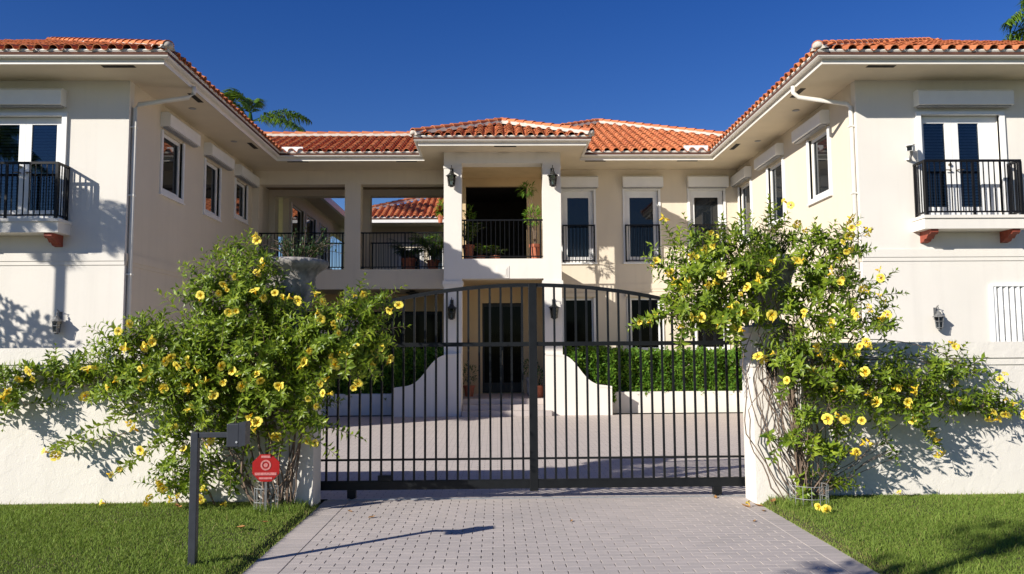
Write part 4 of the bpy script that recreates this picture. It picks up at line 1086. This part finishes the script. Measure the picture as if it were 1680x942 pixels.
# ------------------------------------------------------------------ lanterns
def lantern(loc, label, k=1.0):
    """wall lantern, mount point at the origin, standing out along -Y"""
    t = thing('wall_lantern', loc, label, 'lantern', 'wall lanterns on the house')
    W0 = Vector(loc); w_ = lambda mb, n, m, sm=False: mb.build(n, M[m], t, W0, smooth=sm)
    cy = -0.16
    w_(MB().lathe([(0.0, -0.01), (0.05, -0.01), (0.055, 0), (0.03, 0.015), (0, 0.015)], 12, (0, 0, 0)), 'base_knob', 'metal', True).location = (0, cy, -0.30)
    mb = MB().box(-0.045, 0.045, -0.014, 0.004, -0.06, 0.24)
    mb.tube([(0, -0.01, 0.16), (0, -0.07, 0.25), (0, cy, 0.29), (0, cy + .03, 0.24), (0, cy, 0.20)], 0.010, 6)
    w_(mb, 'bracket', 'metal')
    mb = MB().lathe([(0.155, -0.005), (0.15, 0.01), (0.075, 0.06), (0.05, 0.10), (0.055, 0.115), (0.02, 0.135), (0.012, 0.17), (0.026, 0.19), (0.012, 0.21), (0.0, 0.25)], 8, (0, cy, 0))
    w_(mb, 'cap', 'metal')
    mb = MB()
    for a in range(6):
        c, s = math.cos(a * math.pi / 3), math.sin(a * math.pi / 3)
        mb.tube([(0.085 * c, cy + 0.085 * s, -0.27), (0.115 * c, cy + 0.115 * s, 0.0)], 0.008, 4)
    mb.lathe([(0.095, 0), (0.095, 0.02), (0.075, 0.02), (0.075, 0)], 6, (0, cy, -0.28)); mb.lathe([(0.112, 0), (0.112, 0.018), (0.1, 0.018), (0.1, 0)], 6, (0, cy, -0.12))
    mb.lathe([(0.02, 0), (0.085, 0.02), (0.0, 0.021)], 6, (0, cy, -0.30))
    w_(mb, 'cage', 'metal')
    w_(MB().lathe([(0.075, -0.26), (0.104, -0.005), (0.100, -0.005), (0.071, -0.26)], 6, (0, cy, 0)), 'glass', 'clear')
    w_(MB().lathe([(0.0, 0), (0.018, 0), (0.018, 0.09), (0.008, 0.11), (0, 0.11)], 8, (0, cy, -0.27)), 'candle', 'white')
    if k != 1.0: t.scale = (k, k, k)
    return t
ln = lantern((-1.23, YP, 6.55), 'black wall lantern high on the left portico column, beside the upper balcony')
copy_tree(ln, (1.56, YP, 6.55), 0, 'black wall lantern high on the right portico column, beside the upper balcony')
copy_tree(ln, (-1.23, YP, 2.90), 0, 'black wall lantern low on the left portico column, left of the front door')
copy_tree(ln, (1.56, YP, 2.90), 0, 'black wall lantern low on the right portico column, right of the front door')
wl1 = copy_tree(ln, (-8.62, YF, 2.38), 0, 'weathered grey wall lantern on the left wing above the garden wall')
wl2 = copy_tree(ln, (8.84, YF, 2.36), 0, 'weathered grey wall lantern on the right wing beside the white shutter')
copy_tree(ln, (3.10, 9.10, 1.62), 0, 'small lantern on the right gate pillar among the vine stems').scale = (.62, .62, .62)
for q in (wl1, wl2):
    q.scale = (.8, .8, .8)
    for ch in q.children:
        if ch.material_slots[0].material is M['metal']: ch.material_slots[0].link = 'OBJECT'; ch.material_slots[0].material = M['pale_metal']

t = thing('ceiling_lamp', (-2.6, 24.6, 3.62), 'dark round ceiling lamp under the loggia, left of the porch', 'lamp')
MB().lathe([(0.0, -0.14), (0.10, -0.13), (0.20, -0.09), (0.22, -0.06), (0.08, -0.05), (0.05, 0), (0, 0)], 16, (-2.6, 24.6, 3.62)).build('shade', M['metal'], t, smooth=True)
MB().tube([(-2.6, 24.6, 3.60), (-2.6, 24.6, 3.635)], 0.09, 12).build('rose', M['metal'], t)

# security camera on the right wing
t = thing('security_camera', (8.44, YF, 5.62), 'small white security camera on the right wing, left of its balcony', 'camera')
MB().tube([(8.44, YF, 5.58), (8.44, YF - 0.06, 5.58), (8.40, YF - 0.20, 5.66), (8.38, YF - 0.24, 5.70)], 0.028, 8).build('bracket', M['grey'], t, smooth=True)
MB().lathe([(0, 0), (0.06, 0), (0.06, 0.02), (0, 0.02)], 12, (0, 0, 0)).build('mount', M['white'], t, (8.44, YF - 0.03, 5.57))
o = MB().box(-0.06, 0.06, -0.22, 0.17, -0.055, 0.055).build('housing', M['white'], t, (8.37, YF - 0.25, 5.76), bevel=0.01); o.rotation_euler = (R(12), 0, R(-35))
o2 = MB().box(-0.045, 0.045, -0.228, -0.218, -0.04, 0.04).build('lens', M['glass'], t, (8.37, YF - 0.25, 5.76)); o2.rotation_euler = o.rotation_euler
o2 = MB().box(-0.07, 0.07, -0.27, 0.17, 0.06, 0.07).build('sunshield', M['white'], t, (8.37, YF - 0.25, 5.76)); o2.rotation_euler = o.rotation_euler

# keypad post
t = thing('keypad_post', (-2.45, 6.59, LZ), 'dark metal gate keypad post with side arm standing on the left lawn', 'keypad post')
y = 6.59
MB().box(-2.481, -2.421, y - 0.030, y + 0.030, -0.05, 1.106).build('post', M['keypad'], t, bevel=0.005)
MB().box(-2.421, -2.182, y - 0.022, y + 0.022, 1.062, 1.104).build('arm', M['keypad'], t, bevel=0.004)
b = MB().box(-2.182, -2.085, y - 0.06, y + 0.06, 0.99, 1.175).build('keypad_box', M['keypad'], t, bevel=0.006)
MB().prism([(-2.084, y - 0.065, 0.99), (-2.03, y - 0.065, 1.005), (-2.03, y - 0.065, 1.19), (-2.084, y - 0.065, 1.185)], (0, 0.13, 0)).build('hood', M['keypad'], b)
MB().tube([(-2.10, y - 0.068, 1.03), (-2.10, y - 0.058, 1.03)], 0.009, 8).build('lock', M['galv'], b)
MB().box(-2.50, -2.402, y - 0.048, y + 0.048, LZ - 0.005, LZ + 0.012).build('foot_plate', M['keypad'], t)

# red octagonal alarm sign on a stake
t = thing('alarm_sign', (-2.47, 8.66, 0), 'red octagonal yard sign with a faded ring and white bars, below the left bush', 'sign')
cz, sr, y = 0.52, 0.155, 8.66
poly = [(-2.47 + sr * math.cos(R(22.5 + 45 * k)), y, cz + sr * math.sin(R(22.5 + 45 * k))) for k in range(8)]
pl = MB().prism(poly, (0, 0.006, 0)).build('plate', M['red'], t)
mb = MB(); n = 28
def ann(r0, r1, c=(0, 0.03)):
    for k in range(n):
        a, b = 2 * math.pi * k / n, 2 * math.pi * (k + 1) / n
        mb.quad(*[(-2.47 + c[0] + r_ * math.cos(q), y - 0.004, cz + c[1] + r_ * math.sin(q)) for r_, q in ((r0, a), (r1, a), (r1, b), (r0, b))])
ann(0.038, 0.056); ann(0.0, 0.022)
for z, hw, hh in ((0.52 + 0.118, 0.05, 0.012), (0.52 - 0.062, 0.115, 0.014), (0.52 - 0.108, 0.07, 0.010)): mb.box(-2.47 - hw, -2.47 + hw, y - 0.005, y - 0.001, z - hh, z + hh)
mb.build('print', M['print'], pl)
MB().box(-2.482, -2.458, y + 0.007, y + 0.017, -0.1, 0.5).build('stake', M['stake'], t)

# wire cages round the stems
def cage(cx, cy, rad, h, label, turn=360):
    t = thing('wire_cage', (cx, cy, 0), label, 'wire cage', 'wire cages round the vine stems')
    mb = MB(); n = 14
    for k in range(n):
        a = 2 * math.pi * k / n; mb.tube([(cx + rad * math.cos(a), cy + rad * math.sin(a), -0.02), (cx + rad * math.cos(a), cy + rad * math.sin(a), h)], 0.0030, 5)
    mb.build('upright_wires', M['galv'], t)
    mb = MB()
    for z in (0.03, h * 0.5, h - 0.004):
        mb.tube([(cx + rad * math.cos(2 * math.pi * k / 24), cy + rad * math.sin(2 * math.pi * k / 24), z) for k in range(25)], 0.0030, 5, False)
    mb.build('ring_wires', M['galv'], t)
cage(-2.50, 8.80, 0.125, 0.30, 'low wire mesh cage around the vine stems below the red sign')
cage(3.40, 8.80, 0.20, 0.27, 'low wire mesh cage around the vine stems at the right pillar')

# ------------------------------------------------------------------ potted plants
def pot(t, x, y, z, r, h, mat='pot', name='pot'):
    return MB().lathe([(r * 0.68, 0), (r * 0.92, h * 0.82), (r * 1.04, h * 0.83), (r * 1.04, h), (r * 0.88, h), (r * 0.84, h * 0.9), (0, h * 0.88)], 20, (x, y, z)).build(name, M[mat], t, smooth=False)

def bushy(t, c, rad, n, L, W, mat, seed, up=0.5, droop=0.25, tmean=0.45):
    g = np.random.default_rng(seed); v = g.normal(0, 1, (n, 3)); v /= np.linalg.norm(v, axis=1)[:, None]
    P = np.array(c) + v * np.array(rad) * g.uniform(0.25, 1, (n, 1)) ** 0.6
    D = v + np.array([0, 0, up]) + g.normal(0, 0.4, (n, 3)); U = np.array([0, -0.3, 1.0]) + g.normal(0, 0.3, (n, 3))
    o = link(bpy.data.objects.new('foliage', leaf_mesh('foliage', P, D, U, g.uniform(.7, 1.2, n) * L, g.uniform(.7, 1.2, n) * W, M[mat], np.clip(g.normal(tmean, 0.22, n), 0, 1), droop)), t)
    return tag(o, kind='stuff')

def arching(t, c, n, ln, W, mat, seed, up=1.0, spread=1.0, pinn=0):
    """long blades or fronds arching out of a pot"""
    g = np.random.default_rng(seed); P, D, U, L, Wd, T = [], [], [], [], [], []; st = MB()
    for k in range(n):
        a = g.uniform(0, 6.28); o = np.array([math.cos(a), math.sin(a), 0]) * spread; l = ln * g.uniform(.7, 1.15)
        p1 = np.array(c) + o * l * 0.28 + np.array([0, 0, up * l * 0.7]); p2 = np.array(c) + o * l * 0.75 + np.array([0, 0, up * l * g.uniform(0.35, 0.8)])
        cv = bez(c, p1, p2, 8); st.tube(cv, list(np.linspace(0.008, 0.002, 8)), 4, False)
        for j in range(1, 7):
            d = cv[j + 1] - cv[j]; d = d / np.linalg.norm(d); s = np.cross(d, [0, 0, 1.0]); s /= np.linalg.norm(s) + 1e-6
            for e in (-1, 1):
                for h in (0.0, 0.5):
                    P.append(cv[j] + (cv[j + 1] - cv[j]) * h); D.append(s * e + d * 0.8); U.append([0, 0, 1.0]); L.append(W * 6 * g.uniform(.7, 1.1)); Wd.append(W); T.append(np.clip(g.normal(.5, .2), 0, 1))
    tag(link(bpy.data.objects.new('fronds', leaf_mesh('fronds', P, D, U, L, Wd, M[mat], T, 0.3)), t), kind='stuff')
    st.build('stems', M['stem'], t)

t = thing('potted_plant', (1.10, 22.55, 4.24), 'tall plant with slender bare stems in a red pot, right end of the portico balcony', 'potted plant', 'potted plants on the balconies')
pot(t, 1.10, 22.55, 4.24, 0.17, 0.52)
mb = MB()
for k, (dx, dz) in enumerate(((-0.28, 2.05), (-0.10, 1.9), (-0.2, 1.55), (0.1, 1.2), (-.05, 1.0))):
    mb.tube([(1.10, 22.55, 4.7), (1.10 + dx * .45, 22.5, 4.7 + dz * .5), (1.10 + dx, 22.45, 4.24 + dz)], [0.014, 0.011, 0.007], 6)
mb.build('stems', M['pot' if 0 else 'stem'], t)
bushy(t, (0.86, 22.45, 6.32), (0.22, 0.2, 0.16), 120, 0.16, 0.035, 'hedge', 41, 0.2, 0.4); bushy(t, (1.05, 22.45, 5.55), (0.24, 0.22, 0.26), 170, 0.15, 0.04, 'hedge', 42, 0.3, 0.3, 0.7)
t = thing('potted_plant', (-0.80, 22.5, 4.24), 'leafy plant in a dark red pot, left end of the portico balcony', 'potted plant', 'potted plants on the balconies')
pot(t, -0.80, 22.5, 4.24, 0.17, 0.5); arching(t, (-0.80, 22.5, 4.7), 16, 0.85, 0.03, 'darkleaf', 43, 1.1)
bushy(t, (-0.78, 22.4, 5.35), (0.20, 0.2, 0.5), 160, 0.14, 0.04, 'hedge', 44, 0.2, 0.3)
t = thing('potted_plant', (-0.05, 22.6, 4.24), 'low fern in a shallow pot behind the middle of the portico railing', 'potted plant', 'potted plants on the balconies')
pot(t, -0.05, 22.6, 4.24, 0.16, 0.2); arching(t, (-0.05, 22.6, 4.42), 18, 0.42, 0.022, 'darkleaf', 45, 0.8)
t = thing('potted_plant', (-0.45, 22.55, 4.24), 'spreading low green plant in a pot, behind the left half of the portico railing', 'potted plant', 'potted plants on the balconies')
pot(t, -0.45, 22.55, 4.24, 0.14, 0.2); arching(t, (-0.45, 22.55, 4.42), 16, 0.55, 0.024, 'hedge', 46, 0.9)
t = thing('potted_palm', (-1.98, 24.75, 4.22), 'bright green palm in a pot behind the loggia railing, against the portico column', 'potted palm')
pot(t, -1.98, 24.75, 4.22, 0.2, 0.35); arching(t, (-1.98, 24.75, 4.5), 34, 1.15, 0.036, 'hedge', 47, 1.05, 0.8)
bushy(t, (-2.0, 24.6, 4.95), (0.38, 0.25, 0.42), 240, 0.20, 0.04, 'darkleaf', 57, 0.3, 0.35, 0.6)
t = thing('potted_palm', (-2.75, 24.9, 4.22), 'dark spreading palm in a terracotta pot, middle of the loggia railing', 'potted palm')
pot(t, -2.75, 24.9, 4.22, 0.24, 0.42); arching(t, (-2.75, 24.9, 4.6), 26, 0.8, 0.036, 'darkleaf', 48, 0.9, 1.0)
t = thing('hanging_plant', (-1.50, 22.4, 5.7), 'trailing plant in a red pot fixed to the left side of the portico column', 'hanging plant')
pot(t, -1.58, 22.3, 5.35, 0.08, 0.2); bushy(t, (-1.58, 22.3, 5.72), (0.13, 0.12, 0.28), 90, 0.13, 0.025, 'hedge', 49, 0.3, 0.3, 0.75)
MB().tube([(-1.58, 22.3, 5.34), (-1.45, 22.3, 5.34)], 0.02, 6).build('bracket', M['black'], t)
t = thing('potted_plant', (-0.82, 23.4, 0.42), 'small leafy shrub in a terracotta pot on the porch, left of the front door', 'potted plant', 'potted plants on the porch')
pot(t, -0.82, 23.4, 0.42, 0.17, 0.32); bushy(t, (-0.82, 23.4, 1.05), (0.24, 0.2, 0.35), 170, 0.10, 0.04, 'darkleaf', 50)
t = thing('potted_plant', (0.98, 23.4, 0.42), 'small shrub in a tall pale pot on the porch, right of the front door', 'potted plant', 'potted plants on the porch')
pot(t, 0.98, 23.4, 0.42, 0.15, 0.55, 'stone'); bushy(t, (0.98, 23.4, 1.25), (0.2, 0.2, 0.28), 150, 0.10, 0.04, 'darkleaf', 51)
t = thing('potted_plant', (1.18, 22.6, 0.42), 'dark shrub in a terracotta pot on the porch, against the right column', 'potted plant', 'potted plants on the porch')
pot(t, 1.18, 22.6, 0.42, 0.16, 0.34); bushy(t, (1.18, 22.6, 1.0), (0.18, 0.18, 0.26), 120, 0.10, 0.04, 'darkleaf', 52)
# plants growing in the urns
def urn_plant(x, y, z, label, seed, wide):
    t = thing('urn_plant', (x, y, z), label, 'plant', 'dark plants in the stone urns')
    g = np.random.default_rng(seed); mb = MB(); P, D, U, L, W, T = [], [], [], [], [], []
    for k in range(46):
        a = g.uniform(0, 6.28); e = np.array([x + math.cos(a) * g.uniform(.1, wide), y + math.sin(a) * 0.3 * g.uniform(.2, 1), z + g.uniform(0.08, 0.42)])
        cv = bez((x + 0.1 * math.cos(a), y + .06 * math.sin(a), z - 0.05), (x + 0.2 * math.cos(a), y, z + 0.25), e, 8); mb.tube(cv, list(np.linspace(0.006, 0.002, 8)), 4, False)
        for j in range(2, 8):
            for q in range(3):
                P.append(cv[j] + g.normal(0, 0.012, 3)); D.append(g.normal(0, 1, 3) + [0, 0, 0.3]); U.append([0, -0.2, 1]); L.append(g.uniform(.04, .07)); W.append(g.uniform(.012, .022)); T.append(np.clip(g.normal(.4, .25), 0, 1))
    mb.build('stems', M['stem'], t)
    tag(link(bpy.data.objects.new('foliage', leaf_mesh('foliage', P, D, U, L, W, M['darkleaf'], T, 0.2)), t), kind='stuff')
urn_plant(-2.30, 9.30, 2.76, 'thin dark leafy plant growing in the left stone urn', 61, 0.62)
urn_plant(3.22, 9.30, 2.76, 'thin dark leafy plant growing in the right stone urn', 62, 0.45)

# ------------------------------------------------------------------ palms
def palm(x, y, h, cr, fl, nf, label, seed, leaf=0.5, group='palm trees round the house', r0=0.16, lean=(0, 0), fr=None, wid=0.045):
    t = thing('palm_tree', (x, y, 0), label, 'palm tree', group)
    g = np.random.default_rng(seed)
    top = np.array([x + lean[0], y + lean[1], h])
    MB().tube(bez((x, y, -0.2), (x + lean[0] * .2, y + lean[1] * .2, h * .5), top, 14), list(np.linspace(r0, r0 * 0.8, 14)), 12).build('trunk', M['trunk'], t, smooth=True)
    MB().tube([top - [0, 0, 0.1], top + [0, 0, 0.45], top + [0, 0, 0.9]], [r0 * 0.85, r0 * 0.8, 0.05], 10).build('crownshaft', M['palm'], t, smooth=True)
    for k in range(nf if fr is None else len(fr)):
        a, el = (2 * math.pi * k / nf + g.uniform(-.2, .2), g.uniform(-0.15, 1.25)) if fr is None else (R(fr[k][0]), R(fr[k][1]))
        o = np.array([math.cos(a), math.sin(a), 0]); c = top + [0, 0, 0.5]
        p1 = c + (o * math.cos(el) + np.array([0, 0, math.sin(el)])) * fl * 0.6; p2 = c + o * fl * (0.45 + 0.5 * math.cos(el)) + np.array([0, 0, math.sin(el) * fl * 0.75 - 0.32 * fl])
        cv = bez(c, p1, p2, 22); P, D, U, L, W, T = [], [], [], [], [], []
        for j in range(3, 21):
            d = cv[j + 1] - cv[j]; st = np.linalg.norm(d); d /= st; s = np.cross(d, [0, 0, 1.0]); s /= np.linalg.norm(s) + 1e-6; nn = np.cross(s, d)
            for e in (-1, 1):
                for q in (0.0, 0.2, 0.4, 0.6, 0.8):
                    P.append(cv[j] + d * st * q); D.append(s * e + d * 0.55 + nn * g.uniform(-0.35, 0.45)); U.append(nn); L.append(leaf * math.sin(math.pi * (0.12 + 0.8 * j / 21)) * g.uniform(.8, 1.15)); W.append(wid * g.uniform(.8, 1.3)); T.append(np.clip(g.normal(.5, .22), 0, 1))
        f = link(bpy.data.objects.new('frond', leaf_mesh('frond', P, D, U, L, W, M['palm'], T, 0.45)), t)
        MB().tube(cv, list(np.linspace(0.022, 0.005, 22)), 5, False).build('rib', M['palm'], f)
    return t
palm(-10.0, 32.0, 10.6, 0, 2.7, 0, 'green palm crown rising behind the roof at upper left', 71, 0.62, fr=[(175, 86), (180, 60), (0, 26), (-20, 6), (185, 28), (100, 75), (200, 5)], wid=0.06)
palm(17.2, 22.5, 10.9, 0, 2.2, 16, 'dark palm with its fronds at the upper right edge, over the right wing', 72, 0.8)
palm(-12.65, 12.9, 6.15, 0, 1.7, 13, 'slim palm standing in the yard beyond the left edge of the view', 73, 0.45, r0=0.085)

# broadleaf trees that shade the lawn and the left wing, beside and behind the camera
def tree(x, y, z, rad, n, label, seed, L=0.16):
    t = thing('shade_tree', (x, y, 0), label, 'tree', 'trees outside the view')
    g = np.random.default_rng(seed)
    mb = MB().tube([(x, y, -0.1), (x + .05, y, z * .5), (x, y, z)], [0.12, 0.09, 0.05], 8)
    for k in range(14):
        v = g.normal(0, 1, 3); v[2] = abs(v[2]) * .8; v /= np.linalg.norm(v); mb.tube([(x, y, z - 0.5 * rad), tuple(np.array([x, y, z - .1 * rad]) + v * rad * .45), tuple(np.array([x, y, z]) + v * rad * .85)], [0.04, 0.025, 0.01], 5)
    mb.build('trunk', M['stem'], t)
    bushy(t, (x, y, z), (rad, rad, rad * .75), n, L, L * .5, 'darkleaf', seed, 0.2, 0.2).name = 'crown'
tree(-12.8, 13.5, 3.65, 1.2, 1300, 'small leafy tree in the yard beyond the left edge of the view', 81)
tree(-5.3, -0.3, 6.0, 0.55, 170, 'leafy street tree to the left of the viewer, outside the view', 82)
tree(-4.1, 1.0, 4.0, 0.5, 150, 'young leafy street tree left of the lawn, outside the view', 83)

# ------------------------------------------------------------------ fallen leaves and flowers
def fallen(kind, x, y, label, s, seed):
    r = random.Random(seed)
    if kind == 'leaf':
        a = r.uniform(0, 6.28); V = []
        for u, wv, z in ((-.5, 0, .004), (-.2, .22, .02), (.2, .2, .016), (.5, 0, .03), (.2, -.2, .018), (-.2, -.22, .014), (0, 0, .002)):
            V.append(((u * math.cos(a) - wv * math.sin(a)) * s, (u * math.sin(a) + wv * math.cos(a)) * s, z * s * 8))
        me = np_mesh('fallen_leaf', V, [(6, i, (i + 1) % 6) for i in range(6)], M['dryleaf']); o = link(bpy.data.objects.new('fallen_leaf', me), None, (x, y, 0.004 if DX0 < x < DX1 else LZ + 0.03))
        return tag(o, label, 'leaf', 'leaves and flowers fallen on the ground')
    o = inst('fallen_flower', FLM[2], None, (x, y, 0.045 if DX0 < x < DX1 else LZ + 0.05), (s, s, s), (R(60 + r.uniform(-30, 30)), 0, r.uniform(0, 6)))
    return tag(o, label, 'flower', 'leaves and flowers fallen on the ground')
for i, a in enumerate([('leaf', 2.56, 9.50, 'brown curled leaf on the paving by the gate wheel on the right', 0.10), ('leaf', -1.33, 8.59, 'brown leaf on the pavers below the left half of the gate', 0.09), ('leaf', -1.62, 8.92, 'tan leaf on the pavers nearest the left pillar', 0.07),
      ('leaf', -2.45, 7.81, 'pale brown leaf on the left lawn, near the driveway edge', 0.15), ('leaf', -2.30, 8.06, 'small pale leaf on the left lawn just beyond the larger one', 0.09), ('leaf', -2.66, 8.98, 'orange leaf on the grass at the foot of the left bush', 0.2),
      ('leaf', -3.48, 8.9, 'dry leaf by the wall on the left lawn behind the post', 0.14), ('leaf', 0.75, 8.3, 'small dark twig leaf in the middle of the pavers', 0.06), ('leaf', 2.75, 8.95, 'brown leaf on the pavers at the foot of the right pillar', 0.12), ('leaf', 2.90, 8.98, 'orange leaf against the right pillar base', 0.12), ('leaf', 3.02, 8.85, 'orange brown leaf where the right lawn meets the pavers', 0.13), ('leaf', 2.86, 8.7, 'yellowish leaf on the last pavers before the right lawn', 0.09), ('leaf', 2.6, 8.2, 'tiny grey leaf on the right side of the pavers', 0.06),
      ('flower', 3.38, 8.30, 'fallen yellow flower on the right lawn below the wire cage', 0.95), ('flower', 3.36, 8.44, 'second fallen yellow flower, just behind the first on the right lawn', 0.8), ('flower', -3.0, 8.95, 'fallen yellow flower on the grass under the left bush', 0.8), ('flower', -4.4, 9.1, 'fallen yellow flower by the wall at the far left of the lawn', 0.7), ('flower', 2.78, 8.95, 'crushed yellow flower on the paving by the right pillar', 0.6), ('flower', 4.6, 9.2, 'fallen yellow flower on the right lawn at the foot of the wall', 0.6)]):
    fallen(*a, 90 + i)

# ------------------------------------------------------------------ grass
def grass(x0, x1, y0, y1, n, seed, edge_x, wall_y=9.30):
    g = np.random.default_rng(seed)
    # more blades near the eye, none outside what the lawn shows
    y = y0 + (y1 - y0) * g.random(n) ** 1.15; x = g.uniform(x0, x1, n)
    keep = np.abs(x - 0.02 * y) < 0.70 * y + 0.3; x, y = x[keep], y[keep]; n = len(x)
    near = np.abs(x - edge_x)
    h = g.uniform(0.018, 0.038, n) * (1 + 0.25 * np.sin(x * 2.3 + 1) * np.sin(y * 3.1)) * np.where(near < 0.06, 0.7, 1)
    tuft = (g.random(n) < 0.02) | ((y > 8.6) & (np.abs(x + 2.3) < 0.35) & (g.random(n) < 0.5)) | ((y > 8.6) & (np.abs(x - 3.35) < 0.3) & (g.random(n) < 0.35))
    h = np.where(tuft, h * g.uniform(1.5, 3.2, n), h)
    a = g.uniform(0, 2 * math.pi, n); wd = g.uniform(0.0022, 0.0042, n)
    lean = g.uniform(0.1, 0.9, n) * h; la = g.uniform(0, 2 * math.pi, n)
    b = np.stack([x, y, np.minimum(1, np.abs(x - edge_x) / 0.09) * LZ - 0.006], 1); s = np.stack([np.cos(a), np.sin(a), np.zeros(n)], 1) * wd[:, None]
    m = b + np.stack([np.cos(la) * lean * .3, np.sin(la) * lean * .3, h * 0.6], 1); t = b + np.stack([np.cos(la) * lean, np.sin(la) * lean, h], 1)
    V = np.stack([b - s, b + s, m + s * 0.7, m - s * 0.7, t], 1).reshape(-1, 3)
    i = np.arange(n)[:, None] * 5
    F = np.stack([i + [[0, 1, 2]], i + [[0, 2, 3]], i + [[3, 2, 4]]], 1).reshape(-1, 3)
    patch = 0.5 * np.sin(x * 1.3 + 0.5) * np.sin(y * 1.9) + 0.5 * np.sin(x * 3.7 + y * 2.1)
    tt = g.normal(0.45, 0.16, n) + 0.08 * patch
    dry = np.exp(-near / 0.10) * 0.7 + np.exp(-(wall_y - y) / 0.10) * 0.5
    tt = np.where(g.random(n) < 0.07 + 0.6 * dry, g.uniform(0.85, 1.0, n), np.clip(tt, 0, 0.88))
    return V, F, np.repeat(tt, 5)
A = grass(-9.0, DX0 + 0.02, 5.0, 9.29, 260000, 101, DX0); B = grass(DX1 - 0.02, 9.0, 5.0, 9.29, 260000, 102, DX1)
tag(link(bpy.data.objects.new('grass', np_mesh('grass', np.concatenate([A[0], B[0]]), np.concatenate([A[1], B[1] + len(A[0])]), M['grass'], np.concatenate([A[2], B[2]])))), 'short mown green grass of the two front lawns beside the driveway', 'grass', kind='stuff')
